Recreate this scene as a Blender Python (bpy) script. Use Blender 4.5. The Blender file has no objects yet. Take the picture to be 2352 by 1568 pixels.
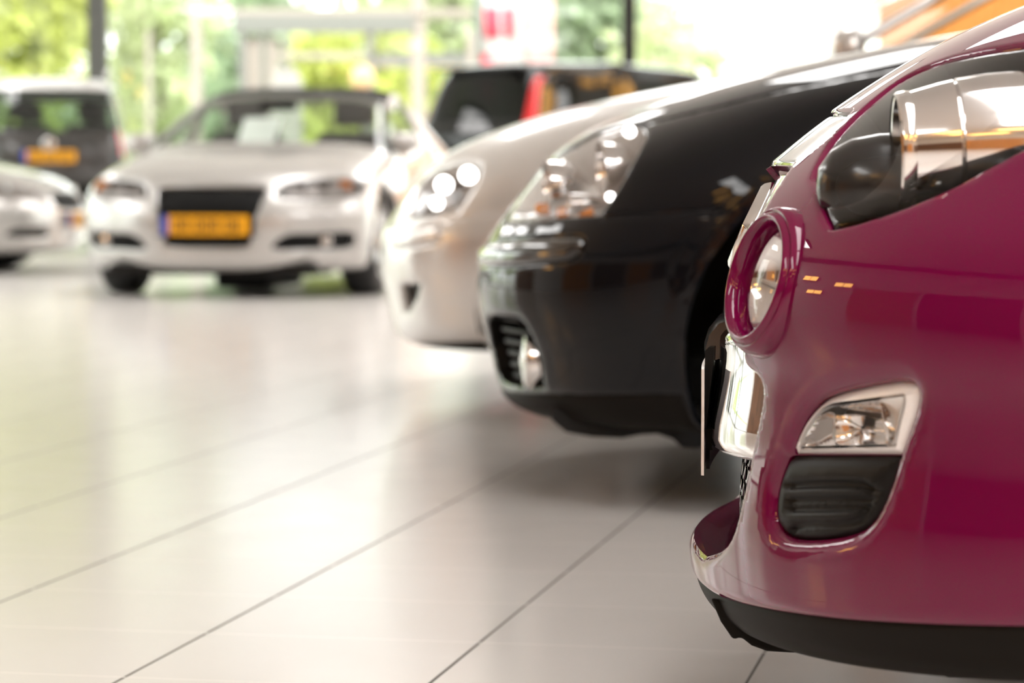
import bpy, math, random
import numpy as np
from mathutils.geometry import delaunay_2d_cdt
random.seed(7); RNG = np.random.default_rng(7)
SC = bpy.context.scene
COL = SC.collection
PI = math.pi
# ------------------------------------------------------------------ camera
FPX, CAMH, PITCH = 6000.0, 0.63, math.atan(349 / 6000)
FWD = np.array([0, math.cos(PITCH), -math.sin(PITCH)]); UPV = np.array([0, math.sin(PITCH), math.cos(PITCH)]); RGT = np.array([1.0, 0, 0])
EYE = np.array([0, 0, CAMH])
def project(W):
    v = np.asarray(W, float) - EYE
    d = v @ FWD
    return np.stack([1176 + FPX * (v @ RGT) / d, 784 - FPX * (v @ UPV) / d], -1)
def ray(px, py):
    return FWD + RGT * (px - 1176) / FPX + UPV * (784 - py) / FPX
def at_depth(px, py, y):
    r = ray(px, py); return EYE + r * (y / r[1])
cam = bpy.data.cameras.new('camera'); camo = bpy.data.objects.new('camera', cam); COL.objects.link(camo)
camo.location = EYE; camo.rotation_euler = (PI / 2 - PITCH, 0, 0)
cam.sensor_width = 36; cam.lens = 36 * FPX / 2352; cam.clip_end = 400
cam.dof.use_dof = True; cam.dof.focus_distance = 2.80; cam.dof.aperture_fstop = 5.4
SC.camera = camo
# ------------------------------------------------------------------ materials
def mat(name, base=(.5, .5, .5), rough=.5, metal=0.0, coat=0.0, spec=.5, emit=None, estr=0.0, coat_rough=.02, trans=0.0, ior=1.45, alpha=1.0):
    m = bpy.data.materials.new(name); m.use_nodes = True
    b = m.node_tree.nodes['Principled BSDF']
    b.inputs['Base Color'].default_value = (*base, 1); b.inputs['Roughness'].default_value = rough; b.inputs['Metallic'].default_value = metal
    b.inputs['Coat Weight'].default_value = coat; b.inputs['Coat Roughness'].default_value = coat_rough; b.inputs['Specular IOR Level'].default_value = spec
    b.inputs['IOR'].default_value = ior
    if emit: b.inputs['Emission Color'].default_value = (*emit, 1); b.inputs['Emission Strength'].default_value = estr
    return m
def node(m, t, **kw):
    n = m.node_tree.nodes.new(t)
    for k, v in kw.items(): setattr(n, k, v)
    return n
def glassmat(name, tint=(1, 1, 1), ior=1.5, rough=0.0, refl=(1, 1, 1)):
    m = bpy.data.materials.new(name); m.use_nodes = True; nt = m.node_tree; nt.nodes.clear()
    o = node(m, 'ShaderNodeOutputMaterial'); mx = node(m, 'ShaderNodeMixShader'); tr = node(m, 'ShaderNodeBsdfTransparent'); gl = node(m, 'ShaderNodeBsdfGlossy'); fr = node(m, 'ShaderNodeFresnel')
    tr.inputs['Color'].default_value = (*tint, 1); gl.inputs['Roughness'].default_value = rough; gl.inputs['Color'].default_value = (*refl, 1); fr.inputs['IOR'].default_value = ior
    geo = node(m, 'ShaderNodeNewGeometry')   # one thin pane: the same reflection from either side
    mi = node(m, 'ShaderNodeMath', operation='DIVIDE'); mi.inputs[0].default_value = 1.0; mi.inputs[1].default_value = ior
    sel = node(m, 'ShaderNodeMix'); sel.data_type = 'FLOAT'
    nt.links.new(geo.outputs['Backfacing'], sel.inputs[0]); sel.inputs[2].default_value = ior; nt.links.new(mi.outputs[0], sel.inputs[3])
    inv = sel.outputs[0]
    # the Fresnel node already inverts IOR on back faces; feeding 1/ior there makes both sides alike
    nt.links.new(inv, fr.inputs['IOR'])
    nt.links.new(fr.outputs[0], mx.inputs[0]); nt.links.new(tr.outputs[0], mx.inputs[1]); nt.links.new(gl.outputs[0], mx.inputs[2]); nt.links.new(mx.outputs[0], o.inputs[0])
    return m
M = {}
# ------------------------------------------------------------------ mesh helpers
def mk(name, V, Fc, m, parent=None, normals=None, smooth=True):
    me = bpy.data.meshes.new(name)
    me.from_pydata([tuple(map(float, v)) for v in V], [], [tuple(int(i) for i in f) for f in Fc])
    if smooth: me.shade_smooth()
    else: me.shade_flat()
    me.materials.append(m)
    if normals is not None: me.normals_split_custom_set_from_vertices([tuple(map(float, n)) for n in normals])
    o = bpy.data.objects.new(name, me); COL.objects.link(o)
    if parent is not None: o.parent = parent
    return o
def tag(o, label=None, cat=None, group=None, kind=None):
    if label: o['label'] = label
    if cat: o['category'] = cat
    if group: o['group'] = group
    if kind: o['kind'] = kind
    return o
def empty(name, loc=(0, 0, 0), rz=0.0, label=None, cat=None, group=None):
    o = bpy.data.objects.new(name, None); COL.objects.link(o); o.location = loc; o.rotation_euler = (0, 0, rz); o.empty_display_size = .1
    return tag(o, label, cat, group)
class MB:
    """collects shapes into one mesh"""
    def __init__(s): s.V = []; s.F = []
    def add(s, V, Fc):
        b = len(s.V); s.V += [tuple(v) for v in V]; s.F += [tuple(b + i for i in f) for f in Fc]; return s
    def box(s, x0, x1, y0, y1, z0, z1, M4=None):
        V = np.array([(x, y, z) for x in (x0, x1) for y in (y0, y1) for z in (z0, z1)], float)
        if M4 is not None: V = V @ M4[:3, :3].T + M4[:3, 3]
        return s.add(V, [(0, 1, 3, 2), (4, 6, 7, 5), (0, 4, 5, 1), (2, 3, 7, 6), (0, 2, 6, 4), (1, 5, 7, 3)])
    def lathe(s, prof, c, axis, n=48, close=False):
        a = np.array(axis, float); a /= np.linalg.norm(a)
        t = np.array([0, 0, 1.0]) if abs(a[2]) < .9 else np.array([1.0, 0, 0])
        u = np.cross(t, a); u /= np.linalg.norm(u); v = np.cross(a, u)
        V = []; k = len(prof)
        for j in range(n):
            th = 2 * PI * j / n
            for r, h in prof: V.append(np.array(c) + a * h + (u * math.cos(th) + v * math.sin(th)) * r)
        Fc = []
        for j in range(n):
            j2 = (j + 1) % n
            for i in range(k - 1 + (1 if close else 0)):
                i2 = (i + 1) % k
                Fc.append((j * k + i, j2 * k + i, j2 * k + i2, j * k + i2))
        return s.add(V, Fc)
    def tube(s, pts, r, n=8):
        P = np.array(pts, float); V = []; Fc = []
        for i in range(len(P)):
            d = P[min(i + 1, len(P) - 1)] - P[max(i - 1, 0)]; d /= np.linalg.norm(d) + 1e-12
            t = np.array([0, 0, 1.0]) if abs(d[2]) < .9 else np.array([1.0, 0, 0])
            u = np.cross(t, d); u /= np.linalg.norm(u); v = np.cross(d, u)
            rr = r[i] if hasattr(r, '__len__') else r
            for j in range(n):
                th = 2 * PI * j / n; V.append(P[i] + (u * math.cos(th) + v * math.sin(th)) * rr)
        for i in range(len(P) - 1):
            for j in range(n): Fc.append((i * n + j, i * n + (j + 1) % n, (i + 1) * n + (j + 1) % n, (i + 1) * n + j))
        Fc.append(tuple(range(n - 1, -1, -1))); Fc.append(tuple((len(P) - 1) * n + j for j in range(n)))
        return s.add(V, Fc)
    def prism(s, poly, ext):
        """poly: list of 3D points (planar), ext: 3D vector"""
        P = [np.array(p, float) for p in poly]; n = len(P); e = np.array(ext, float)
        V = P + [p + e for p in P]
        Fc = [tuple(range(n)), tuple(range(2 * n - 1, n - 1, -1))] + [(i, i + n, (i + 1) % n + n, (i + 1) % n) for i in range(n)]
        return s.add(V, Fc)
    def build(s, name, m, parent=None, smooth=False, bevel=0.0, seg=2):
        o = mk(name, s.V, s.F, m, parent, smooth=smooth)
        me = o.data
        import bmesh
        bm = bmesh.new(); bm.from_mesh(me); bmesh.ops.recalc_face_normals(bm, faces=bm.faces); bm.to_mesh(me); bm.free()
        if smooth: me.shade_smooth(); 
        if smooth == 'auto': me.set_sharp_from_angle(angle=math.radians(35))
        if bevel:
            b = o.modifiers.new('bevel', 'BEVEL'); b.width = bevel; b.segments = seg; b.limit_method = 'ANGLE'
        return o
def smooth_poly(pts, closed=True, n=8, hard=()):
    """Catmull-Rom through 2D points; indices in hard keep their corner"""
    P = np.array(pts, float); N = len(P); out = []
    rng = range(N if closed else N - 1)
    for i in rng:
        p1, p2 = P[i], P[(i + 1) % N]
        p0 = P[(i - 1) % N] if closed or i > 0 else p1
        p3 = P[(i + 2) % N] if closed or i + 2 < N else p2
        m1 = (p2 - p0) * .5 if i not in hard else (p2 - p1)
        m2 = (p3 - p1) * .5 if (i + 1) % N not in hard else (p2 - p1)
        l = np.linalg.norm(p2 - p1)
        for m_ in (m1, m2):
            q = np.linalg.norm(m_)
            if q > l: m_ *= l / q
        for k in range(n):
            t = k / n
            out.append((2*t**3-3*t**2+1)*p1 + (t**3-2*t**2+t)*m1 + (-2*t**3+3*t**2)*p2 + (t**3-t**2)*m2)
    if not closed: out.append(P[-1])
    return np.array(out)
# ------------------------------------------------------------------ car surfaces
def pchip(x, y, xi):
    x = np.asarray(x, float); y = np.asarray(y, float); h = np.diff(x); d = np.diff(y) / h; n = len(x); m = np.zeros(n)
    for i in range(1, n - 1):
        if d[i-1] * d[i] > 0:
            w1 = 2*h[i] + h[i-1]; w2 = h[i] + 2*h[i-1]; m[i] = (w1 + w2) / (w1 / d[i-1] + w2 / d[i])
    m[0] = d[0]; m[-1] = d[-1]
    k = np.clip(np.searchsorted(x, xi) - 1, 0, n - 2); t = (xi - x[k]) / h[k]
    return (2*t**3-3*t**2+1)*y[k] + (t**3-2*t**2+t)*h[k]*m[k] + (-2*t**3+3*t**2)*y[k+1] + (t**3-t**2)*h[k]*m[k+1]
class Surf:
    """One half of one end of a car. Keys run along the centreline from the lower lip over the bonnet to the roof:
    (cx, cz, dx, dz, L, p, Wm, kx, kz, wk): centre point, direction in which the section sweeps back, corner length, exponent,
    half width at the corner, end of the section on the mid plane and its half width."""
    def __init__(s, keys, sig=10):
        K = np.array(keys, float); s.n = len(K)
        dd = np.hypot(K[:, 2], K[:, 3]); K[:, 2] /= dd; K[:, 3] /= dd
        N = 3000; xi = np.linspace(0, s.n - 1, N); T = np.stack([pchip(np.arange(s.n), K[:, j], xi) for j in range(10)], 1)
        per = N / (s.n - 1); sg = per * sig / 40.0; r = int(3 * sg); w = np.exp(-.5 * (np.arange(-r, r + 1) / sg) ** 2); w /= w.sum()
        for j in range(10):
            c = T[:, j]; pad = np.concatenate([2 * c[0] - c[r:0:-1], c, 2 * c[-1] - c[-2:-r-2:-1]])
            T[:, j] = np.convolve(pad, w, 'valid')
        s.T = T; s.xi = xi; s.xm = K[0, 7]
    def P(s, sv, u):
        sv = np.clip(np.asarray(sv, float), 0, s.n - 1); u = np.clip(np.asarray(u, float), 0, 2)
        g = [np.interp(sv, s.xi, s.T[:, j]) for j in range(10)]
        cx, cz, dx, dz, L, p, Wm, kx, kz, wk = g
        t = np.sin(np.minimum(u, 1) * PI / 2); b = 1 - np.sqrt(np.maximum(0, 1 - t ** p))
        x = cx + dx * L * b; z = cz + dz * L * b; w = Wm * t
        v = np.maximum(u - 1, 0); ex, ez = cx + dx * L, cz + dz * L
        ln = np.hypot(kx - ex, kz - ez) * .45; qx, qz = ex + dx * ln, ez + dz * ln
        bx = (1-v)**2 * ex + 2*v*(1-v) * qx + v*v * kx; bz = (1-v)**2 * ez + 2*v*(1-v) * qz + v*v * kz
        bw = Wm + (wk - Wm) * (3*v*v - 2*v**3)
        o = u > 1
        return np.stack([np.where(o, bx, x), -np.where(o, bw, w), np.where(o, bz, z)], -1)
    def N(s, sv, u):
        h = .004; hu = .002
        sv = np.asarray(sv, float); u = np.clip(np.asarray(u, float), 0, 2)
        uc = np.where(np.abs(u - 1) < hu, np.where(u < 1, 1 - hu, 1 + hu), u)
        ul = np.clip(uc - hu, 0, 2); ur = np.clip(uc + hu, 0, 2)
        a = s.P(sv + h, uc) - s.P(sv - h, uc); b = s.P(sv, ur) - s.P(sv, ul)
        # mirror symmetry at the centre
        n = np.cross(a, b); c0 = u < 1e-4; n[c0, 1] = 0
        n /= np.linalg.norm(n, axis=-1, keepdims=True) + 1e-12
        P = s.P(sv, u); ctr = np.array([s.xm, 0, .55]); f = np.sign(np.sum(n * (P - ctr), -1)); f[f == 0] = 1
        return n * f[:, None]
def polydist(P, Q, closed=True, cap=None):
    """distance from points P (n,3) to polyline Q (m,3)"""
    A = Q if closed else Q[:-1]; B = np.roll(Q, -1, 0) if closed else Q[1:]
    D = np.full(len(P), 1e9); AB = B - A; L2 = np.sum(AB * AB, -1) + 1e-18
    lo = Q.min(0) - (cap or 9); hi = Q.max(0) + (cap or 9)
    idx = np.where(np.all((P > lo) & (P < hi), 1))[0]
    for k in range(0, len(idx), 2000):
        I = idx[k:k+2000]; d = P[I][:, None] - A[None]
        t = np.clip(np.sum(d * AB, -1) / L2, 0, 1); D[I] = np.sqrt(np.min(np.sum((d - t[..., None] * AB) ** 2, -1), 1))
    return D
def ccw(q):
    x, y = q[:, 0], q[:, 1]
    return q if np.sum(x * np.roll(y, -1) - np.roll(x, -1) * y) > 0 else q[::-1]
def inside2(P, poly):
    x, y = P[:, 0], P[:, 1]; c = np.zeros(len(P), bool); n = len(poly)
    for i in range(n):
        x1, y1 = poly[i]; x2, y2 = poly[(i + 1) % n]
        if y1 == y2: continue
        m_ = ((y1 > y) != (y2 > y)) & (x < (x2 - x1) * (y - y1) / (y2 - y1) + x1); c ^= m_
    return c
class Car:
    def __init__(s, name, label, cat, O, psi, surf):
        s.O = np.array([O[0], O[1], 0.0]); s.psi = psi; s.surf = surf; s.c, s.s_ = math.cos(psi), math.sin(psi)
        s.root = empty(name, tuple(s.O), psi, label, cat); s.parts = {}
    def world(s, P):
        P = np.asarray(P, float); return np.stack([P[..., 0] * s.c - P[..., 1] * s.s_, P[..., 0] * s.s_ + P[..., 1] * s.c, P[..., 2]], -1) + s.O
    def local(s, W):
        d = np.asarray(W, float) - s.O; return np.stack([d[..., 0] * s.c + d[..., 1] * s.s_, -d[..., 0] * s.s_ + d[..., 1] * s.c, d[..., 2]], -1)
    def on_plane(s, px, py, w):
        """point of the line of sight on the lengthwise plane w metres left of the car's middle (local)"""
        e = s.local(EYE); r = s.local(EYE + ray(px, py)) - e
        return e + r * ((-w - e[1]) / r[1])
    def on_cross(s, px, py, x):
        e = s.local(EYE); r = s.local(EYE + ray(px, py)) - e
        return e + r * ((x - e[0]) / r[0])
    def f2(s, sv, u, space):
        P = s.surf.P(sv, u)
        if space == 'px': return project(s.world(P))
        if space == 'yz': return np.stack([-P[..., 1], P[..., 2]], -1)
        return np.stack([P[..., 0], P[..., 2]], -1)
    def invert(s, pts, space='px', sr=None, ur=(0, 2)):
        sr = sr or (0, s.surf.n - 1); pts = np.asarray(pts, float)
        gs, gu = np.meshgrid(np.linspace(*sr, 260), np.linspace(*ur, 240), indexing='ij'); gs = gs.ravel(); gu = gu.ravel()
        Q = s.f2(gs, gu, space); bad = np.zeros(len(gs))
        if space == 'px':
            n = s.surf.N(gs, gu); P = s.surf.P(gs, gu); e = s.local(EYE); bad = np.where(np.sum(n * (e - P), -1) < 0, 1e12, 0)
        S = np.empty(len(pts)); U = np.empty(len(pts))
        for i, p in enumerate(pts):
            k = np.argmin(np.sum((Q - p) ** 2, -1) + bad); S[i], U[i] = gs[k], gu[k]
        ds = (sr[1] - sr[0]) / 260 * .5; du = (ur[1] - ur[0]) / 240 * .5; S0, U0 = S.copy(), U.copy()
        for it in range(8):
            f = s.f2(S, U, space); J1 = (s.f2(S + ds*.2, U, space) - s.f2(S - ds*.2, U, space)) / (ds*.4); J2 = (s.f2(S, U + du*.2, space) - s.f2(S, U - du*.2, space)) / (du*.4)
            r = pts - f; det = J1[:, 0] * J2[:, 1] - J1[:, 1] * J2[:, 0]; det = np.where(np.abs(det) < 1e-9, 1e-9, det)
            a = (r[:, 0] * J2[:, 1] - r[:, 1] * J2[:, 0]) / det; b = (J1[:, 0] * r[:, 1] - J1[:, 1] * r[:, 0]) / det
            S = np.clip(S + np.clip(a, -ds, ds), max(sr[0], 0), sr[1]); U = np.clip(U + np.clip(b, -du, du), *ur)
            S = np.clip(S, S0 - 3 * ds, S0 + 3 * ds); U = np.clip(U, U0 - 3 * du, U0 + 3 * du)
        return np.stack([S, U], -1)
    def resample(s, uv, e, closed=True):
        uv = np.asarray(uv, float)
        if closed: uv = np.vstack([uv, uv[:1]])
        # refine
        k = np.linspace(0, len(uv) - 1, (len(uv) - 1) * 12 + 1); d = np.stack([np.interp(k, np.arange(len(uv)), uv[:, j]) for j in (0, 1)], -1)
        P = s.surf.P(d[:, 0], d[:, 1]); a = np.concatenate([[0], np.cumsum(np.linalg.norm(np.diff(P, axis=0), axis=1))])
        n = max(8, int(a[-1] / e)); q = np.linspace(0, a[-1], n + 1)
        # keep the given corner points
        q = np.unique(np.concatenate([q, [a[i * 12] for i in range(len(uv))]])); keep = [0]
        for i in range(1, len(q)):
            if q[i] - q[keep[-1]] > e * .25 or i == len(q) - 1: keep.append(i)
        q = q[keep]
        r = np.stack([np.interp(q, a, d[:, j]) for j in (0, 1)], -1)
        return r[:-1] if closed else r
    def panels(s, regs, us, ss, body='body_shell', bmat=None, e=.01, roll=.004, rr=.008, flange=.012, creases=(), bumps=(), rings=(.003, .008), rear=False, bflange=.02):
        """regs: list of dicts name, uv, off, mat, (hole, center, roll, flange). Cuts the half shell into panels and builds them mirrored."""
        S = s.surf; um = 2.0
        a_s = np.linalg.norm(np.diff(S.P(np.linspace(0, S.n - 1, 400), np.full(400, .4)), axis=0), axis=1).sum() / (S.n - 1); a_u = 1.2
        sc = np.array([a_s, a_u])
        pts = []; faces = []; outs = []
        for r in regs:
            q = s.resample(r['uv'], r.get('e', e)); q = ccw(q); outs.append(q); b = len(pts); pts += list(q * sc); faces.append(list(range(b, b + len(q))))
        fixed = len(pts)
        out3 = [S.P(q[:, 0], q[:, 1]) for q in outs]
        allout = np.vstack(out3) if out3 else np.zeros((0, 3))
        extra = []
        lines3 = []
        for c in creases:
            q = s.resample(c['uv'], e, closed=False); p3 = S.P(q[:, 0], q[:, 1]); lines3.append(p3)
            for off in (-c['r'], -c['r'] * .5, 0, c['r'] * .5, c['r']): extra.append(s._offset(q, off, False))
        for q, p3 in zip(outs, out3):
            for d in rings:
                for sg in (-1, 1):
                    o = s._offset(q, sg * d, True); P = S.P(o[:, 0], o[:, 1])
                    ok = (o[:, 1] > 1e-3) & (o[:, 1] < um - 1e-3) & (o[:, 0] > 1e-3) & (o[:, 0] < S.n - 1 - 1e-3) & (polydist(P, p3, cap=.05) > d * .85)
                    for p4 in out3:
                        if p4 is not p3: ok &= polydist(P, p4, cap=.05) > d * .5
                    extra.append(o[ok])
        ex = np.vstack(extra) if extra else np.zeros((0, 2))
        g = np.stack(np.meshgrid(ss, us, indexing='ij'), -1).reshape(-1, 2)
        G = S.P(g[:, 0], g[:, 1]); keep = np.ones(len(g), bool)
        far = max(rings) if len(rings) else 0
        for p3 in out3: keep &= polydist(G, p3, cap=.05) > far + e * .35
        for p3, c in zip(lines3, creases): keep &= polydist(G, p3, closed=False, cap=.05) > c['r'] + e * .3
        brd = (g[:, 1] < 1e-6) | (g[:, 1] > um - 1e-6) | (g[:, 0] < 1e-6) | (g[:, 0] > S.n - 1 - 1e-6)
        if len(allout):
            dm = np.array([np.min(np.sum((allout - p) ** 2, 1)) for p in G[brd]])
            kb = dm > (e * .4) ** 2; corner = (np.abs(g[brd][:, 0] * (g[brd][:, 0] - (S.n - 1))) < 1e-6) & (np.abs(g[brd][:, 1] * (g[brd][:, 1] - um)) < 1e-6); kb |= corner
            keep[brd] = kb
        g = g[keep]
        allp = pts + list(ex * sc) + list(g * sc)
        res = delaunay_2d_cdt([tuple(p) for p in allp], [], faces, 0, 1e-7, True)
        vs = np.array([tuple(v) for v in res[0]]) / sc; tri = res[2]; ids = res[5]
        owner = []
        for f, idl in zip(tri, ids):
            o = -1
            for k in range(len(regs)):
                if k in idl: o = k; break
            owner.append(o)
        owner = np.array(owner); T = np.array([t if len(t) == 3 else t[:3] for t in tri])
        P = S.P(vs[:, 0], vs[:, 1]); Nn = S.N(vs[:, 0], vs[:, 1])
        # orient triangles outwards
        fn = np.cross(P[T[:, 1]] - P[T[:, 0]], P[T[:, 2]] - P[T[:, 0]]); ar = np.linalg.norm(fn, axis=1); flip = np.sum(fn * Nn[T].mean(1), -1) < 0; T[flip] = T[flip][:, ::-1]
        okt = ar > 1e-10; T = T[okt]; owner = owner[okt]
        dist = [polydist(P, p3, cap=.15) for p3 in out3]
        bump = np.zeros(len(P))
        for p3, c in zip(lines3, creases):
            dd = polydist(P, p3, closed=False, cap=.1); bump -= c['d'] * np.exp(-(dd / (c['r'] * .55)) ** 2)
        for bf in bumps: bump += bf(P, vs)
        s.dbg = dict(vs=vs, P=P)
        for k in range(-1, len(regs)):
            r = regs[k] if k >= 0 else dict(name=body, mat=bmat, off=0.0, center=True)
            if r.get('hole'): continue
            tt = T[owner == k]
            if not len(tt): print('EMPTY REGION', s.root.name, r['name']); continue
            disp = bump + r.get('off', 0.0); near = np.zeros(len(P), bool)
            if k == -1:
                for j, d in enumerate(dist):
                    rj, rd = regs[j].get('broll', roll), regs[j].get('brr', rr)
                    disp = disp - rj * np.clip(1 - d / rd, 0, 1) ** 2; near |= d < rd * 1.2
            else:
                rj, rd = r.get('roll', roll), r.get('rr', rr)
                disp = disp - rj * np.clip(1 - dist[k] / rd, 0, 1) ** 2; near = dist[k] < rd * 1.2
            near |= np.abs(bump) > 1e-5
            if 'disp' in r: disp = disp + r['disp'](P, vs); near[:] = True
            s._emit(r, P, Nn, vs, tt, disp, near, r.get('flange', bflange if k == -1 else flange), rear)
    def _offset(s, q, d, closed):
        S = s.surf; h = .002
        if closed: t = np.roll(q, -1, 0) - np.roll(q, 1, 0)
        else: t = np.gradient(q, axis=0)
        Ps = (S.P(q[:, 0] + h, q[:, 1]) - S.P(q[:, 0] - h, q[:, 1])) / (2 * h); Pu = (S.P(q[:, 0], q[:, 1] + h) - S.P(q[:, 0], q[:, 1] - h)) / (2 * h)
        ls = np.linalg.norm(Ps, axis=1) + 1e-6; lu = np.linalg.norm(Pu, axis=1) + 1e-6
        tm = np.stack([t[:, 0] * ls, t[:, 1] * lu], -1); tm /= np.linalg.norm(tm, axis=1, keepdims=True) + 1e-12
        n = np.stack([-tm[:, 1] / ls, tm[:, 0] / lu], -1)
        return q + n * d
    def _emit(s, r, P, Nn, vs, tt, disp, near, flange, rear):
        S = s.surf; used = np.unique(tt); mp = -np.ones(len(P), int); mp[used] = np.arange(len(used))
        V = (P + Nn * disp[:, None])[used]; F = mp[tt]; n = Nn[used].copy()
        fn = np.cross(V[F[:, 1]] - V[F[:, 0]], V[F[:, 2]] - V[F[:, 0]]); acc = np.zeros_like(V)
        for j in range(3): np.add.at(acc, F[:, j], fn)
        acc[vs[used][:, 1] < 1e-5, 1] = 0
        acc /= np.linalg.norm(acc, axis=1, keepdims=True) + 1e-15
        nr = near[used]; n[nr] = acc[nr]
        # boundary
        E = np.vstack([F[:, [0, 1]], F[:, [1, 2]], F[:, [2, 0]]]); key = np.sort(E, 1); uq, inv, cnt = np.unique(key, axis=0, return_inverse=True, return_counts=True)
        B = E[cnt[inv.ravel()] == 1]; vv = vs[used]
        def edge_on(a, val): return (np.abs(vv[B[:, 0]][:, a] - val) < 1e-5) & (np.abs(vv[B[:, 1]][:, a] - val) < 1e-5)
        B = B[~(edge_on(1, 0) | edge_on(1, 2) | edge_on(0, S.n - 1))]
        Vl = list(V); Fl = [tuple(f) for f in F]; nl = list(n)
        if flange and len(B):
            i0 = np.unique(B); m2 = {int(v): len(V) + k for k, v in enumerate(i0)}; k = len(i0)
            din = -Nn[used][i0] * flange
            Vl += list(V[i0]) + list(V[i0] + din)
            fnrm = np.zeros((len(V), 3))
            for a, b in B:
                ed = V[b] - V[a]; q = np.cross(ed, Nn[used][a]); fnrm[a] += q; fnrm[b] += q
            fnr = fnrm[i0]; fnr /= np.linalg.norm(fnr, axis=1, keepdims=True) + 1e-12
            nl += list(fnr) + list(fnr)
            for a, b in B: Fl.append((int(b), int(a), m2[int(a)] + k, m2[int(b)] + k)) if False else Fl.append((m2[int(b)], m2[int(a)], m2[int(a)] + k, m2[int(b)] + k))
        Va = np.array(Vl); na = np.array(nl)
        mx = np.array([1, -1, 1.0]); Fm = [tuple(f[::-1]) for f in Fl]
        def rev(X): Y = X.copy(); Y[:, 0] = 2 * S.xm - Y[:, 0]; return Y
        nm = np.array([-1, 1, 1.0])
        par = r.get('parent', s.root); name = r['name']
        b = len(Va)
        if r.get('center', False):
            VV = np.vstack([Va, Va * mx]); NN = np.vstack([na, na * mx]); FF = Fl + [tuple(i + b for i in f) for f in Fm]
            if rear:
                VV = rev(VV); NN = NN * nm; FF = [f[::-1] for f in FF]
            s.parts.setdefault(name, []).append(mk(name, VV, FF, r['mat'], par, NN))
        else:
            for sd in (0, 1):
                VV, NN, FF = (Va, na, Fl) if sd == 0 else (Va * mx, na * mx, Fm)
                if rear: VV = rev(VV); NN = NN * nm; FF = [f[::-1] for f in FF]
                p = par if not isinstance(par, (list, tuple)) else par[sd]
                s.parts.setdefault(name, []).append(mk(name, VV, FF, r['mat'], p, NN))
        if r.get('label'):
            for o in s.parts[name]: o['label'] = r['label']
def uvrect(s0, s1, u0, u1, n=10, r=0.0):
    a = [(s, u0) for s in np.linspace(s0, s1, n)] + [(s1, u) for u in np.linspace(u0, u1, n)][1:] + [(s, u1) for s in np.linspace(s1, s0, n)][1:] + [(s0, u) for u in np.linspace(u1, u0, n)][1:-1]
    return np.array(a)
def paint(name, base, metal=0.0, rough=.45, flake=0.0):
    m = mat(name, base, rough, metal, coat=1.0, coat_rough=.015, spec=0.0)
    m.node_tree.nodes['Principled BSDF'].inputs['Coat IOR'].default_value = 1.45
    return m
M['magenta'] = paint('magenta car paint', (.14, .0015, .038), metal=.1, rough=.5)
M['darkpaint'] = paint('blue black car paint', (.0035, .0042, .006), metal=.2, rough=.4); M['darkpaint'].node_tree.nodes['Principled BSDF'].inputs['Coat IOR'].default_value = 1.36
M['silver'] = paint('silver car paint', (.46, .445, .43), metal=.75, rough=.33)
M['palesilver'] = paint('pale silver car paint', (.78, .765, .75), metal=.7, rough=.28)
M['blackpaint'] = paint('black car paint', (.008, .008, .008), rough=.4)
M['greypaint'] = paint('dark grey car paint', (.05, .047, .046), metal=.5, rough=.35)
M['chrome'] = mat('polished chrome', (.86, .85, .84), .035, 1.0)
M['reflector'] = mat('lamp reflector metal', (.80, .78, .77), .10, 1.0)
M['lampbezel'] = mat('smoked lamp bezel', (.016, .015, .014), .22, .0, coat=.15)
M['lampgrey'] = mat('grey lamp bezel', (.86, .83, .81), .38, .25)
M['dimlamp'] = mat('dim lamp interior', (.22, .20, .19), .4, .3)
M['litroof'] = paint('silver roof paint with painted light', (.80, .79, .78), metal=.3, rough=.35)  # silver roof, whitened to stand for light on its rear edge
M['boardwhite'] = mat('off white board', (.46, .43, .41), .7)
M['glossblack'] = mat('gloss black trim', (.006, .006, .006), .12, coat=1.0)
M['blackplastic'] = mat('textured black plastic', (.010, .009, .008), .42, spec=.12)
M['valance'] = mat('dull black bumper plastic', (.012, .0105, .009), .5, spec=.05)
M['rubber'] = mat('black tyre rubber', (.012, .012, .012), .62)
M['alloy'] = mat('alloy wheel metal', (.62, .61, .60), .28, .9)
M['void'] = mat('matt black mesh', (.007, .007, .007), .7, spec=.2)
M['dark'] = mat('dark underbody', (.006, .006, .006), .8)
M['seat'] = mat('dark seat cloth', (.02, .02, .022), .85)
M['dash'] = mat('dark grey dashboard', (.022, .022, .023), .6)
M['plate_y'] = mat('amber number plate', (.90, .40, .004), .35, coat=.3)
M['plate_b'] = mat('blue plate band', (.01, .05, .40), .35)
M['plate_k'] = mat('black plate characters', (.012, .011, .01), .4)
M['plate_edge'] = mat('pale plate edge', (.86, .77, .72), .4)
M['redlamp'] = mat('red tail lamp', (.55, .004, .008), .12, coat=1.0)
M['amber'] = mat('amber indicator', (.75, .25, .02), .15, coat=1.0)
M['white_card'] = mat('white card', (.90, .87, .89), .6)
M['lens'] = glassmat('clear lamp lens', (.97, .97, .97), 1.25)
M['coupeglass'] = glassmat('light tinted windscreen glass', (.76, .82, .77), 1.33)
M['carglass'] = glassmat('tinted car glass', (.55, .63, .57), 1.55)
M['darkglass'] = glassmat('dark tinted car glass', (.07, .085, .075), 1.35)
M['clearglass'] = glassmat('clear windscreen glass', (.93, .95, .93), 1.5)
M['windowglass'] = glassmat('window glass', (.93, .97, .94), 1.5)
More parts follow.
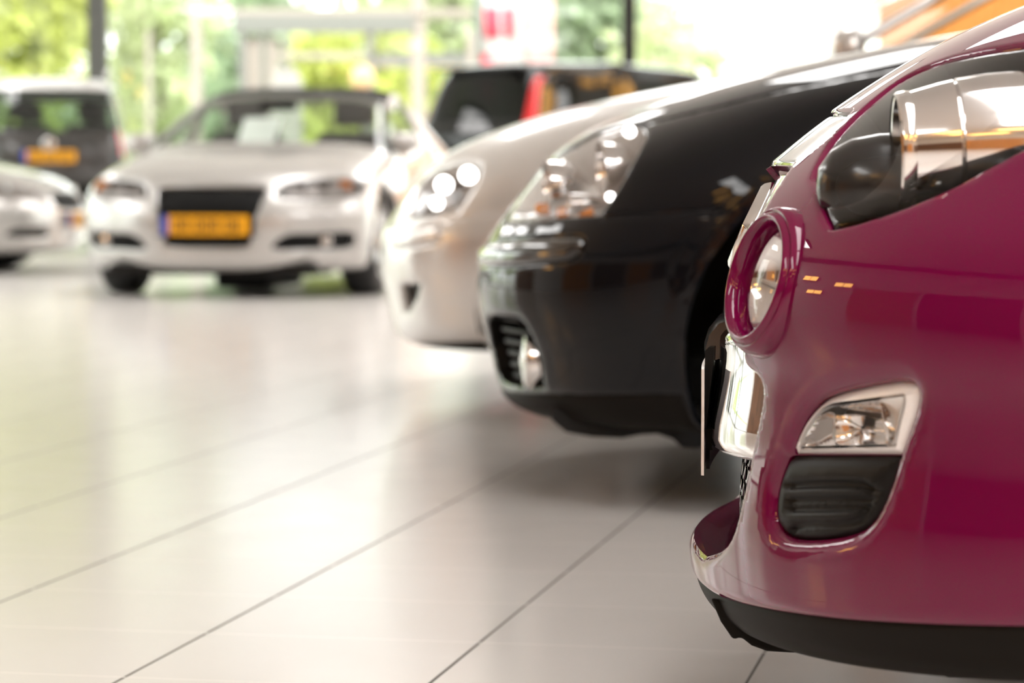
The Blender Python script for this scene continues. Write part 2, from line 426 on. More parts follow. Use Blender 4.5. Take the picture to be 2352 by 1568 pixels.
# fluted reflector: fine vertical prisms moulded in the lamp optics
def fluted(name, scale, axis=0):
    m = mat(name, (.78, .76, .74), .12, 1.0); b = m.node_tree.nodes['Principled BSDF']
    tc = node(m, 'ShaderNodeTexCoord'); w = node(m, 'ShaderNodeTexChecker'); w.inputs['Scale'].default_value = scale
    bp = node(m, 'ShaderNodeBump'); bp.inputs['Strength'].default_value = .9; bp.inputs['Distance'].default_value = .004
    m.node_tree.links.new(tc.outputs['Object'], w.inputs['Vector']); m.node_tree.links.new(w.outputs['Fac'], bp.inputs['Height']); m.node_tree.links.new(bp.outputs[0], b.inputs['Normal'])
    return m
M['prism'] = fluted('prismatic lamp optics', 260)
# ---- floor tiles: 0.397 m wide strips, cut every 0.343 m, turned against the room
def floor_mat():
    m = mat('pale floor tiles', (.56, .52, .48), .25, spec=.55); nt = m.node_tree; b = nt.nodes['Principled BSDF']; L = nt.links.new
    tc = node(m, 'ShaderNodeTexCoord'); sep = node(m, 'ShaderNodeSeparateXYZ'); L(tc.outputs['Object'], sep.inputs[0])
    a = math.atan(.2); ca, sa = math.cos(a), math.sin(a)
    def mth(op, i0, i1=None, i2=None):
        n = node(m, 'ShaderNodeMath', operation=op)
        for k, v in enumerate((i0, i1, i2)):
            if v is None: continue
            if isinstance(v, (int, float)): n.inputs[k].default_value = v
            else: L(v, n.inputs[k])
        return n.outputs[0]
    X, Y = sep.outputs[0], sep.outputs[1]
    E = mth('SUBTRACT', mth('MULTIPLY', X, ca), mth('MULTIPLY', Y, sa)); T = mth('ADD', mth('MULTIPLY', X, sa), mth('MULTIPLY', Y, ca))
    ue = mth('DIVIDE', mth('ADD', E, .752), .397); ut = mth('DIVIDE', mth('SUBTRACT', T, 3.530), .343)
    def linedist(u, size):   # metres to the nearest joint
        fr = mth('FRACT', mth('ADD', u, .5)); return mth('MULTIPLY', mth('ABSOLUTE', mth('SUBTRACT', fr, .5)), size)
    de, dt = linedist(ue, .397), linedist(ut, .343)
    def joint(d, w, soft):
        r = node(m, 'ShaderNodeMapRange', interpolation_type='SMOOTHSTEP'); L(d, r.inputs[0]); r.inputs[1].default_value = w; r.inputs[2].default_value = w + soft; r.inputs[3].default_value = 1; r.inputs[4].default_value = 0
        return r.outputs[0]
    je, jt = joint(de, .0016, .0012), joint(dt, .0012, .0009)
    # tone of each tile and fine grain
    wn = node(m, 'ShaderNodeTexWhiteNoise', noise_dimensions='2D'); cmb = node(m, 'ShaderNodeCombineXYZ')
    L(mth('FLOOR', mth('ADD', ue, 0.0)), cmb.inputs[0]); L(mth('FLOOR', ut), cmb.inputs[1]); L(cmb.outputs[0], wn.inputs['Vector'])
    no = node(m, 'ShaderNodeTexNoise'); no.inputs['Scale'].default_value = 9; no.inputs['Detail'].default_value = 6; L(tc.outputs['Object'], no.inputs['Vector'])
    g = node(m, 'ShaderNodeTexNoise'); g.inputs['Scale'].default_value = 260; L(tc.outputs['Object'], g.inputs['Vector'])
    tone = mth('ADD', mth('ADD', mth('MULTIPLY', wn.outputs['Value'], .05), mth('MULTIPLY', no.outputs['Fac'], .10)), mth('MULTIPLY', g.outputs['Fac'], .05))
    cr = node(m, 'ShaderNodeMix'); cr.data_type = 'RGBA'; L(tone, cr.inputs[0]); cr.inputs[6].default_value = (.74, .705, .675, 1); cr.inputs[7].default_value = (.52, .475, .435, 1)
    c2 = node(m, 'ShaderNodeMix'); c2.data_type = 'RGBA'; L(je, c2.inputs[0]); L(cr.outputs[2], c2.inputs[6]); c2.inputs[7].default_value = (.055, .043, .032, 1)
    c3 = node(m, 'ShaderNodeMix'); c3.data_type = 'RGBA'; L(mth('MULTIPLY', jt, .9), c3.inputs[0]); L(c2.outputs[2], c3.inputs[6]); c3.inputs[7].default_value = (.88, .83, .78, 1)  # cross joints coloured pale to stand for light caught on tile bevels
    L(c3.outputs[2], b.inputs['Base Color'])
    rg = mth('ADD', mth('MULTIPLY', no.outputs['Fac'], .08), .15); rg2 = mth('MAXIMUM', rg, mth('MULTIPLY', je, .7)); L(rg2, b.inputs['Roughness'])
    bp = node(m, 'ShaderNodeBump'); bp.inputs['Distance'].default_value = .002; bp.inputs['Strength'].default_value = .6
    L(mth('SUBTRACT', mth('MULTIPLY', g.outputs['Fac'], .02), mth('ADD', je, mth('MULTIPLY', jt, .15))), bp.inputs['Height']); L(bp.outputs[0], b.inputs['Normal'])
    return m
M['floor'] = floor_mat()
def wheel(car, x, side, r=.31, w=.20, lat=.86, spokes=5, rim=M['alloy'], nm='wheel'):
    """side -1: the near (left) side in car space"""
    y = side * (lat - w / 2); mb = MB(); ri = r * .66; h = w / 2
    prof = [(ri, -h), (ri + .015, -h - .004), (r - .045, -h - .006), (r - .012, -h + .012), (r, -h + .03), (r, h - .03), (r - .012, h - .012), (r - .045, h + .006), (ri + .015, h + .004), (ri, h)]
    mb.lathe(prof, (x, y, r), (0, 1, 0), 56)
    t = mb.build(nm, M['rubber'], car.root, smooth='auto'); tag(t, label='black tyre on its wheel')
    mb = MB(); o = side
    mb.lathe([(ri, -h), (ri - .012, -h * .8), (ri - .02, h * .8), (ri, h)], (x, y, r), (0, 1, 0), 48)
    mb.lathe([(.0, o * h * .72), (.055, o * h * .70), (.06, o * h * .5), (.06, 0)], (x, y, r), (0, 1, 0), 24)
    for k in range(spokes):
        for d in (-.16, .16):
            th = 2 * PI * k / spokes + .3 + d; th0 = 2 * PI * k / spokes + .3
            a = np.array([math.cos(th0) * .05, 0, math.sin(th0) * .05]); bb = np.array([math.cos(th) * (ri - .008), 0, math.sin(th) * (ri - .008)])
            c = np.array([x, y, r]); mb.tube([c + a + [0, o * h * .66, 0], c + (a + bb) / 2 + [0, o * h * .74, 0], c + bb + [0, o * h * .55, 0]], [.024, .02, .018], 8)
    mb.build('rim', rim, t, smooth='auto')
    MB().lathe([(0, 0), (ri - .02, 0)], (x, y - o * .02, r), (0, 1, 0), 32).build('brake_disc', M['dark'], t)
    return t
def wheels(car, xf, lat=.86, r=.31, w=.20, **k):
    for x in (xf, 2 * car.surf.xm - xf):
        for sd in (-1, 1): wheel(car, x, sd, r, w, lat, **k)
def liner(car, xf, zc, R, w0, w1, both=True):
    """wheel arch liners: an inner tub behind each arch opening"""
    for x in (xf, 2 * car.surf.xm - xf):
        for sd in (-1, 1):
            V = []; F = []; n = 28
            for i in range(n + 1):
                th = PI * 1.16 * i / n - PI * .08
                for w in (w0, w1): V.append((x - R * math.cos(th), sd * w, zc + R * math.sin(th)))
            c = len(V); V.append((x, sd * w0, zc))
            for i in range(n):
                F.append((2*i, 2*i+1, 2*i+3, 2*i+2)); F.append((2*i, 2*i+2, c))
            mk('arch_liner', V, F, M['dark'], car.root)
def plate(car, c, ux, uz, nrm, glyphs=7, w=.52, h=.112, name='number_plate', seed=1):
    """number plate centred at c (car space); ux along its width as read, uz up, nrm outwards"""
    c, ux, uz, nrm = [np.array(v, float) for v in (c, ux, uz, nrm)]
    M4 = np.eye(4); M4[:3, 0] = ux; M4[:3, 1] = nrm; M4[:3, 2] = uz; M4[:3, 3] = c
    p = MB().box(-w/2 + .045, w/2, 0, .006, -h/2, h/2, M4).build(name, M['plate_y'], car.root, bevel=.003)
    p['label'] = 'amber number plate with blue band at one end'
    MB().box(-w/2, -w/2 + .046, 0, .0065, -h/2, h/2, M4).build('plate_band', M['plate_b'], p)
    rg = random.Random(seed); x = -w/2 + .07; mb = MB()
    gw = (w - .045 - .05) / (glyphs + 1)
    # worn, unreadable characters: upright and level strokes
    for k in range(glyphs):
        a = x + gw * (k + .12 + (.35 if k > 1 else 0) + (.35 if k > 4 else 0)); b2 = a + gw * .72; t = .012
        mb.box(a, a + t, .006, .0075, -.038, .038, M4); mb.box(b2 - t, b2, .006, .0075, -.038, .038, M4)
        for z in rg.sample([-.032, 0, .032], 2): mb.box(a, b2, .006, .0075, z - .006, z + .006, M4)
    mb.build('plate_characters', M['plate_k'], p)
    return p
def seats(car, xs, z=.45, lat=.36, rear=None):
    for x in xs:
        for sd in (-1, 1):
            mb = MB(); y = sd * lat
            mb.box(x - .25, x + .28, y - .25, y + .25, z - .12, z + .06)
            R = np.eye(4); a = .22; R[0, 0] = R[2, 2] = math.cos(a); R[0, 2] = math.sin(a); R[2, 0] = -math.sin(a); R[:3, 3] = (x + .24, y, z)
            mb.box(-.05, .08, -.24, .24, 0, .62, R)
            s = mb.build('seat', M['seat'], car.root, bevel=.05, seg=3)
            mb = MB(); mb.box(-.03, .06, -.13, .13, .67, .85, R); mb.box(0, .02, -.06, -.04, .6, .7, R); mb.box(0, .02, .04, .06, .6, .7, R)
            mb.build('headrest', M['seat'], s, bevel=.03, seg=3)
def dashboard(car, x0, x1, z0, z1, lat=.68):
    MB().box(x0, x1, -lat, lat, z0, z1).build('dashboard', M['dash'], car.root, bevel=.05, seg=3)
    mb = MB(); c = np.array([x1 + .1, -.36, z1 - .05]); ax = np.array([math.cos(.45), 0, math.sin(.45)])
    t = np.cross([0, 1, 0], ax)
    pts = [c + (np.array([0, 1, 0]) * math.cos(q) + t * math.sin(q)) * .18 for q in np.linspace(0, 2 * PI, 33)]
    mb.tube(pts, .014, 8); mb.tube([c - [0, .18, 0], c, c + [0, .18, 0]], .016, 8); mb.tube([c, c - ax * .15], .03, 10)
    mb.build('steering_wheel', M['dash'], car.root, smooth='auto')
def floorpan(car, x0, x1, w, z0=.19, z1=.30):
    MB().box(x0, x1, -w, w, z0, z1).build('underbody', M['dark'], car.root, bevel=.03)
def mirror_pod(car, x, z, w, m=None, size=1.0):
    for sd in (-1, 1):
        V = []; F = []; n, k = 20, 10
        for i in range(k + 1):
            ph = PI * i / k
            for j in range(n):
                th = 2 * PI * j / n; q = np.sign(math.cos(th)) * abs(math.cos(th)) ** .7; p = np.sign(math.sin(th)) * abs(math.sin(th)) ** .7
                V.append((x + (-.085 * math.cos(ph) if math.cos(ph) > 0 else -.03 * math.cos(ph)) * size, sd * (w + .10 * size + .115 * size * q * math.sin(ph) ** .6), z + .075 * size * p * math.sin(ph) ** .6))
        for i in range(k):
            for j in range(n): F.append((i*n+j, i*n+(j+1) % n, (i+1)*n+(j+1) % n, (i+1)*n+j))
        o = mk('door_mirror', V, F, m, car.root)
        MB().box(x - .02, x + .03, sd * (w - .05), sd * (w + .06), z - .06, z - .02).build('mirror_stalk', M['blackplastic'], o, bevel=.01)
        MB().lathe([(0, 0), (.06, 0)], (x + .031 * size, sd * (w + .1), z), (1, 0, 0), 20).build('mirror_glass', M['chrome'], o)

def arch_poly(car, x, z, r, ur=(.72, 2)):
    """wheel opening: an arc over the wheel, open at the lower edge of the body"""
    uu = np.linspace(ur[0], 2, 200); B = car.surf.P(np.zeros(200), uu); zb = np.interp(x, B[:, 0], B[:, 2]) + .015
    a = math.asin(max(-.98, min(.9, (zb - z) / r))); an = np.linspace(PI - a, a, 44)
    q = car.invert([(x + r * math.cos(t), z + r * math.sin(t)) for t in an], 'xz', ur=ur)
    return np.vstack([q, [(0, u) for u in np.linspace(q[-1, 1], q[0, 1], 16)]])
# ================================================================== magenta hatchback, nearest
TH = math.radians(8)
KT = [ # cx, cz, dx, dz, L, p, Wm, kx, kz, wk
 (.040, .168, 1, .13, .56, 2.0, .800, 1.75, .27, .80),
 (.018, .186, 1, .11, .58, 2.0, .810, 1.75, .29, .81),
 (.007, .210, 1, .08, .60, 2.0, .815, 1.75, .32, .815),
 (.004, .240, 1, .05, .60, 2.0, .820, 1.75, .35, .82),
 (.002, .290, 1, .02, .60, 2.0, .822, 1.75, .39, .825),
 (.006, .340, 1, .0, .60, 2.0, .825, 1.75, .42, .825),
 (.012, .390, 1, .0, .60, 2.0, .825, 1.75, .47, .825),
 (.011, .440, 1, .0, .60, 2.0, .825, 1.75, .52, .825),
 (.000, .485, 1, .0, .60, 2.0, .823, 1.75, .57, .825),
 (-.004, .525, 1, .0, .60, 2.0, .82, 1.75, .61, .825),
 (.012, .580, 1, -.02, .60, 2.0, .818, 1.75, .66, .82),
 (.045, .625, 1, -.05, .59, 2.0, .815, 1.75, .70, .82),
 (.092, .665, 1, -.08, .57, 2.05, .81, 1.75, .74, .82),
 (.142, .705, 1, -.12, .54, 2.15, .80, 1.75, .78, .815),
 (.218, .755, 1, -.18, .50, 2.3, .79, 1.75, .82, .81),
 (.280, .790, 1, -.24, .47, 2.45, .785, 1.75, .85, .805),
 (.397, .838, 1, -.32, .42, 2.7, .775, 1.75, .88, .80),
 (.62, .895, 1, -.45, .34, 3.2, .76, 1.75, .92, .79),
 (.85, .94, 1, -.6, .27, 3.6, .745, 1.75, .96, .78),
 (1.05, 1.06, 1, -.35, .30, 3.2, .68, 1.75, 1.05, .74),
 (1.42, 1.34, 1, -.5, .22, 3.2, .60, 1.75, 1.32, .62),
 (1.75, 1.44, .02, -1, .05, 3.0, .56, 1.75, 1.385, .57),
]
tw = Car('hatchback_car', 'glossy magenta hatchback car closest to the lens, cut off by the right edge', 'car', (.20, 2.95), -TH, Surf(KT))
R_ = []
inv = tw.invert
def px(pts, n=6, closed=True, hard=(), **k): return inv(smooth_poly(pts, closed, n, hard), 'px', **k)
# headlamp lens
LENS = [(1906, 524), (1888, 480), (1880, 445), (1873, 425), (1868, 405), (1880, 375), (1905, 330), (1950, 280), (2010, 225), (2080, 175), (2160, 140), (2250, 118), (2352, 103), (2420, 100), (2430, 290), (2352, 337), (2270, 380), (2180, 428), (2080, 471), (1980, 506)]
lens_uv = px(LENS, hard=(0,))
FOG = [(1799, 1042), (1812, 1000), (1836, 955), (1872, 920), (1920, 903), (1990, 889), (2060, 880), (2088, 890), (2096, 912), (2088, 950), (2070, 1000), (2052, 1046)]
fog_uv = px(FOG, hard=(0, 11))
GR = [(1790, 1050), (1799, 1044), (2052, 1047), (2040, 1090), (2015, 1155), (1988, 1198), (1950, 1225), (1880, 1240), (1810, 1240), (1778, 1225), (1763, 1195), (1763, 1140), (1774, 1090)]
gr_uv = px(GR, hard=(0, 1, 2))
VAL = px([(1612, 1352), (1650, 1372), (1720, 1392), (1800, 1407), (1900, 1420), (2000, 1428), (2120, 1434), (2240, 1438), (2352, 1440)], closed=False)
v_s = VAL[:, 0]; v_u = VAL[:, 1]
print('VAL', VAL[::8])
i0 = np.argmax(v_u > .22); VAL = VAL[i0:]
val_uv = np.vstack([[(VAL[0, 0], 0)], VAL, [(VAL[-1, 0] + .05, .98), (0, .98)], [(0, u) for u in np.linspace(.93, 0, 12)]])
# central opening between the lower lip and the bonnet: right edge as seen, then to the middle
EDGE = [(1692, 1178), (1708, 1110), (1720, 1045), (1732, 985), (1744, 925), (1746, 890), (1735, 868), (1712, 850), (1700, 828)]
edge_uv = px(EDGE, closed=False)
edge_uv = edge_uv[edge_uv[:, 1] > .12]
print('EDGE', edge_uv[::6]); print('LENS', lens_uv[::12]); print('FOG', fog_uv[::10]); print('GR', gr_uv[::10])
for nm_, uvv, pp in (('lens', lens_uv, smooth_poly(LENS, True, 6, (0,))), ('fog', fog_uv, smooth_poly(FOG, True, 6, (0, 11)))):
    er = np.linalg.norm(project(tw.world(tw.surf.P(uvv[:, 0], uvv[:, 1]))) - pp, axis=1); print(nm_, 'inv err', er.max(), er.mean())
low = px([(1692, 1178), (1681, 1215), (1663, 1250), (1640, 1270), (1612, 1279)], closed=False)
print('LOW', low[::6])
i1 = np.argmin(low[:, 1]); low = low[:i1 + 1] if low[i1, 1] < .15 else low
opening = np.vstack([[(low[-1, 0], 0)], low[::-1][::3], edge_uv[1::4], [(7.9, .325), (8.6, .325), (9.5, .32), (10.4, .305), (11.1, .28), (11.6, .255), (11.9, .235), (11.9, 0)]])
trim = np.array([(11.92, 0), (11.92, .235), (12.1, .262), (12.5, .268), (12.95, .25), (13.15, .236), (13.2, 0)])
FIN = [(1819, 1031), (1826, 1007), (1839, 981), (1868, 943), (1896, 927), (1949, 921), (2004, 914), (2064, 907), (2070, 923), (2059, 968), (2043, 1027)]
fin_uv = px(FIN, hard=(0, 10))
PRI = [(2002, 918), (2062, 909), (2066, 924), (2056, 968), (2042, 1022), (2017, 1028), (2017, 960)]
arch_uv = arch_poly(tw, .75, .29, .33, (.9, 2))
groove = [dict(uv=px(q, 6, False), d=.007, r=.006) for q in ([(1800, 1113), (1880, 1110), (1965, 1112), (1988, 1124)], [(1802, 1147), (1890, 1146), (1984, 1143)], [(1799, 1167), (1890, 1166), (1980, 1162)])]
groove += [dict(uv=px([(1797, 1222), (1812, 1208), (1840, 1204), (1920, 1202), (1958, 1190), (1972, 1172)], 6, False), d=.006, r=.006)]
def flare(P, vs):   # soft raised collar round the lamp and its grille
    a = np.vstack([fog_uv, gr_uv]); d = np.minimum(polydist(P, tw.surf.P(fog_uv[:, 0], fog_uv[:, 1]), cap=.1), polydist(P, tw.surf.P(gr_uv[:, 0], gr_uv[:, 1]), cap=.1))
    return -.008 * np.clip(1 - d / .022, 0, 1) ** 2
us = np.concatenate([np.linspace(0, .72, 100)[:-1], np.linspace(.72, 1, 20)[:-1], np.linspace(1, 2, 26)])
ss = np.concatenate([np.linspace(0, 13, 150)[:-1], np.linspace(13, 17, 50)[:-1], np.linspace(17, 21, 30)])
rc = inv([(1746, 640)], 'px')[0]; RP = tw.surf.P(rc[:1], rc[1:])[0]; RN = tw.surf.N(rc[:1], rc[1:])[0]
t1 = np.cross([0, 0, 1], RN); t1 /= np.linalg.norm(t1); t2 = np.cross(RN, t1)
ring_uv = inv(project(tw.world(np.array([RP + .0505 * (t1 * math.cos(a) + t2 * math.sin(a)) for a in np.linspace(0, 2 * PI, 49)[:-1]]))), 'px')
regs = [
 dict(name='round_lamp_opening', uv=ring_uv, hole=True, broll=0, brr=.002),
 dict(name='grille_opening', uv=opening, hole=True, broll=.006, brr=.012),
 dict(name='bonnet_trim', uv=trim, mat=M['glossblack'], off=-.004, center=True, roll=.003, rr=.006, broll=.002, brr=.004),
 dict(name='headlamp_lens', uv=lens_uv, mat=M['lens'], off=-.002, roll=.004, rr=.008, flange=0, broll=.004, brr=.006),
 dict(name='side_lamp_lens', uv=fin_uv, mat=M['lens'], off=-.005, roll=.001, rr=.004, flange=.0, broll=.0, brr=.001),
 dict(name='side_lamp_rim', uv=fog_uv, mat=M['lampgrey'], off=-.004, roll=.004, rr=.006, flange=.012, broll=.003, brr=.005),
 dict(name='lamp_grille', uv=gr_uv, mat=M['blackplastic'], off=-.005, roll=.003, rr=.005, flange=.012, broll=.003, brr=.005),
 dict(name='wheel_arch', uv=arch_uv, hole=True, e=.02),
 dict(name='bumper_valance', uv=val_uv, mat=M['valance'], center=True, off=-.004, roll=.003, rr=.006, flange=.03, broll=.004, brr=.008),
 dict(name='windscreen', uv=uvrect(18.2, 20.2, 0, .86), mat=M['carglass'], off=-.003, center=True, e=.04),
 dict(name='side_window', uv=uvrect(18.7, 20.55, 1.14, 1.93), mat=M['carglass'], off=-.003, e=.04),
]
tw.panels(regs, us, ss, 'body_shell', M['magenta'], e=.007, creases=groove, bumps=[flare], rings=(.0025, .0055, .010))
us2 = np.linspace(0, 2, 36); ss2 = np.linspace(0, 21, 60)
tw.panels([dict(name='rear_window', uv=uvrect(18.4, 20.2, 0, .86), mat=M['carglass'], off=-.003, center=True), dict(name='side_window', uv=uvrect(18.7, 20.55, 1.14, 1.93), mat=M['carglass'], off=-.003), dict(name='wheel_arch', uv=arch_uv, hole=True)],
          us2, ss2, 'rear_body', M['magenta'], e=.05, rings=(.01,), rear=True)
T = tw.root
# labels of parts that look different
for o in tw.parts['bumper_valance']: o['label'] = 'dull black lower edge of the bumper'
for o in tw.parts['lamp_grille']: o['label'] = 'black slatted panel under the side lamp'
for o in tw.parts['side_lamp_rim']: o['label'] = 'pale frame of the side lamp'
def shell(car, uvpoly, depth, nm, m, parents, step=40, e=.008):
    """back of a lamp: the lens outline sunk into the car, with walls"""
    q = ccw(car.resample(uvpoly, e)); S = car.surf; q = car._offset(q, .0025, True); P0 = S.P(q[:, 0], q[:, 1]); N0 = S.N(q[:, 0], q[:, 1])
    g = np.stack(np.meshgrid(np.linspace(q[:, 0].min(), q[:, 0].max(), step), np.linspace(q[:, 1].min(), q[:, 1].max(), step), indexing='ij'), -1).reshape(-1, 2)
    ing = inside2(g, q); G = S.P(g[:, 0], g[:, 1]); ing &= polydist(G, P0, cap=.1) > e * .6; g = g[ing]
    sc = np.array([.07, 1.2]); res = delaunay_2d_cdt([tuple(p) for p in np.vstack([q, g]) * sc], [], [list(range(len(q)))], 1, 1e-7, True)
    v = np.array([tuple(a) for a in res[0]]) / sc; P = S.P(v[:, 0], v[:, 1]) - S.N(v[:, 0], v[:, 1]) * depth; F = [tuple(t) for t in res[2]]
    n = len(q); b = len(P); V = np.vstack([P, P0 - N0 * .005, P0 - N0 * depth]); F += [(b + i, b + (i + 1) % n, b + n + (i + 1) % n, b + n + i) for i in range(n)]
    out = []
    for sd in (1, -1):
        o = mk(nm, V * np.array([1, sd, 1]), F, m, parents); o.data.set_sharp_from_angle(angle=math.radians(40)); out.append(o)
    return out
hl = shell(tw, lens_uv, .085, 'headlamp', M['lampbezel'], T)
for o, h in zip(tw.parts['headlamp_lens'], hl): o.parent = h; h['label'] = 'clear swept-back headlamp'
sl = shell(tw, fin_uv, .035, 'side_lamp', M['lampgrey'], T)
for nm in ('side_lamp_lens', 'side_lamp_rim'):
    for o, h in zip(tw.parts[nm], sl): o.parent = h; h['label'] = 'clear side lamp in the bumper corner'
def both(fn):
    for k, sd in enumerate((1, -1)): fn(k, np.array([1, sd, 1.0]))
# headlamp drum and bowl
c0 = tw.on_plane(2062, 345, .53); c1 = tw.on_plane(2188, 322, .53); rr0 = .052; ax = np.array([1, .10, .04])
Lx = np.linalg.norm(c1 - c0)
def drum(k, m3):
    mb = MB()
    mb.lathe([(.0, .03), (.030, .028), (.044, .012), (.047, 0), (.050, -.001), (.0515, .004), (.0525, .008), (.060, Lx * .75), (.0625, Lx), (.0595, Lx + .0015), (.0635, Lx + .004), (.0665, Lx + .03), (.068, Lx + .06), (.066, Lx + .10)], c0 * m3, ax * m3, 72)
    mb.build('headlamp_reflector', M['reflector'], hl[k], smooth='auto')
    mb = MB(); mb.lathe([(.0505, -.002), (.053, .0), (.0545, .006), (.0535, .012)], c0 * m3, ax * m3, 72); mb.build('reflector_rim', M['prism'], hl[k], smooth='auto')
    d = tw.on_plane(1985, 430, .47) * m3; mb = MB()
    mb.lathe([(0, -.045), (.02, -.042), (.036, -.03), (.046, -.01), (.05, .015), (.05, .06)], d, ax * m3, 40); mb.build('indicator_bowl', M['lampbezel'], hl[k], smooth='auto')
    d = tw.on_plane(1965, 470, .455) * m3; mb = MB(); mb.lathe([(0, -.02), (.01, -.018), (.014, -.008), (.014, .02)], d, ax * m3, 20); mb.build('indicator_bulb', M['amber'], hl[k], smooth='auto')
both(drum)
# side lamp optics: two curved chrome troughs and the prism patch
def sideopt(k, m3):
    def patch(poly, dep, bul, nm, m):
        q = inv(smooth_poly(poly, True, 5), 'px'); q = ccw(tw.resample(q, .006)); S = tw.surf
        g = np.stack(np.meshgrid(np.linspace(q[:, 0].min(), q[:, 0].max(), 22), np.linspace(q[:, 1].min(), q[:, 1].max(), 22), indexing='ij'), -1).reshape(-1, 2); g = g[inside2(g, q)]
        sc = np.array([.07, 1.2]); res = delaunay_2d_cdt([tuple(p) for p in np.vstack([q, g]) * sc], [], [list(range(len(q)))], 1, 1e-7, True)
        v = np.array([tuple(a) for a in res[0]]) / sc; P = S.P(v[:, 0], v[:, 1]); d = polydist(P, S.P(q[:, 0], q[:, 1])); dm = d.max()
        P = P - S.N(v[:, 0], v[:, 1]) * (dep + bul * np.sqrt(np.clip(d / dm, 0, 1)))[:, None]
        mk(nm, P * m3, [tuple(t) for t in res[2]], m, sl[k])
    patch([(1905, 935), (2000, 922), (2014, 950), (1930, 942)], .012, .012, 'lamp_reflector', M['reflector'])
    patch([(1905, 955), (2012, 966), (2016, 1026), (1910, 1022), (1898, 1000)], .008, .022, 'lamp_reflector', M['reflector'])
    patch([(1826, 1028), (1838, 995), (1866, 955), (1900, 950), (1893, 1000), (1900, 1026)], .008, .02, 'lamp_reflector', M['reflector'])
    patch(PRI, .010, .002, 'lamp_prisms', M['prism'])
both(sideopt)
# round lamp in the bumper lobe
def ring(k, m3):
    mb = MB(); mb.lathe([(.0745, -.045), (.0735, -.014), (.0715, -.004), (.0685, .002), (.0665, .003), (.0655, .0015), (.0645, .003), (.0625, .007), (.0595, .008), (.0565, .006), (.054, .001), (.0525, -.012), (.0525, -.03)], RP * m3, RN * m3, 80)
    r = mb.build('lamp_ring', M['magenta'], T, smooth=True); r['label'] = 'magenta ring round the lower round lamp'
    mb = MB(); mb.lathe([(.052 * math.sin(t), -.012 + .014 * (math.cos(t * 1.0) - 0) * 1.0 - .004) for t in np.linspace(PI / 2, 0, 12)], RP * m3, RN * m3, 64)
    mb.build('round_lamp_lens', M['lens'], r, smooth=True)
    mb = MB(); mb.lathe([(.051, -.014), (.046, -.022), (.03, -.034), (.012, -.04), (.010, -.03), (0, -.026)], RP * m3, RN * m3, 64); mb.build('round_lamp_reflector', M['reflector'], r, smooth='auto')
both(ring)
# lower lip shelf, dark backing and mesh behind the opening
def strip(name, A, B, m, par):
    n = len(A); return mk(name, np.vstack([A, B]), [(i, i + 1, n + i + 1, n + i) for i in range(n - 1)], m, par)
lq = np.vstack([[(low[-1, 0], 0)], low[::-1]]); lp = tw.surf.P(lq[:, 0], lq[:, 1]) - tw.surf.N(lq[:, 0], lq[:, 1]) * .006
lp = np.vstack([lp[::-1], (lp * [1, -1, 1])[1:]])
stp = [lp + np.array([a, 0, b]) for a, b in ((0, 0), (.012, .004), (.05, .012), (.16, .02))]
n = len(lp); mk('bumper_lip', np.vstack(stp), [(j * n + i, j * n + i + 1, (j + 1) * n + i + 1, (j + 1) * n + i) for j in range(3) for i in range(n - 1)], M['magenta'], T)
g_s = np.linspace(1.2, 12.2, 26); g_u = np.linspace(0, .44, 14)
gg = np.stack(np.meshgrid(g_s, g_u, indexing='ij'), -1).reshape(-1, 2); GP = tw.surf.P(gg[:, 0], gg[:, 1]) + [.12, 0, 0]
F1 = [(i * 14 + j, i * 14 + j + 1, (i + 1) * 14 + j + 1, (i + 1) * 14 + j) for i in range(25) for j in range(13)]
mk('grille_backing', np.vstack([GP, GP * [1, -1, 1]]), F1 + [tuple(364 + i for i in f) for f in F1], M['dark'], T)
mb = MB()
S_ = tw.surf
for r_, s0 in enumerate(np.arange(2.9, 6.3, .36)):
    pts = []
    for k, w in enumerate(np.linspace(-.46, .46, 93)):
        u = min(1, math.asin(min(1, abs(w) / .82)) / (PI / 2)); z = s0 + (.12 if (k // 2) % 2 == 0 else -.12) + (.18 if r_ % 2 else 0) * 0
        q = S_.P(np.array([z]), np.array([u]))[0]; pts.append((q[0] + .060, -w, q[2]))
    mb.tube(pts, .0032, 5)
for k, w in enumerate(np.linspace(-.46, .46, 47)):
    u = math.asin(abs(w) / .82) / (PI / 2); pts = [S_.P(np.array([z]), np.array([u]))[0] * [1, np.sign(w) * -1 * -1 if w else 1, 1] for z in (2.8, 4.5, 6.3)]
    mb.tube([(p[0] + .063, -w, p[2]) for p in pts], .0026, 5)
mb.build('grille_mesh', M['glossblack'], T, smooth=True)
# chrome bar with black cap, plate on its bracket
def sweep(name, prof, W, m, bow=1.0, rise=.0, n=40, taper=0.0):
    V = []; F = []; k = len(prof)
    for i, w in enumerate(np.linspace(-W, W, n)):
        b = .6 * (1 - math.sqrt(1 - (w / .825) ** 2)) * bow if bow > 0 else .25 * w * w + 2.7 * max(0, abs(w) - .2) ** 3; zc = np.mean([p[1] for p in prof])
        for x, z in prof: V.append((x + b, w, zc + (z - zc) * (1 - taper * (w / W) ** 2) + rise * (w / W) ** 2))
    for i in range(n - 1):
        for j in range(k): F.append((i * k + j, i * k + (j + 1) % k, (i + 1) * k + (j + 1) % k, (i + 1) * k + j))
    F += [tuple(range(k)), tuple((n - 1) * k + j for j in range(k - 1, -1, -1))]
    o = mk(name, V, F, m, T); o.data.set_sharp_from_angle(angle=math.radians(50)); return o
barp = [(x, z) for x, z in [(.075, .478), (.05, .482), (.042, .480), (.0375, .474), (.0365, .466), (.036, .45), (.034, .43), (.0305, .405), (.0275, .385), (.0265, .37), (.028, .361), (.033, .357), (.05, .352), (.075, .35)]]
sweep('grille_bar', barp, .43, M['chrome'], bow=0, rise=.012)
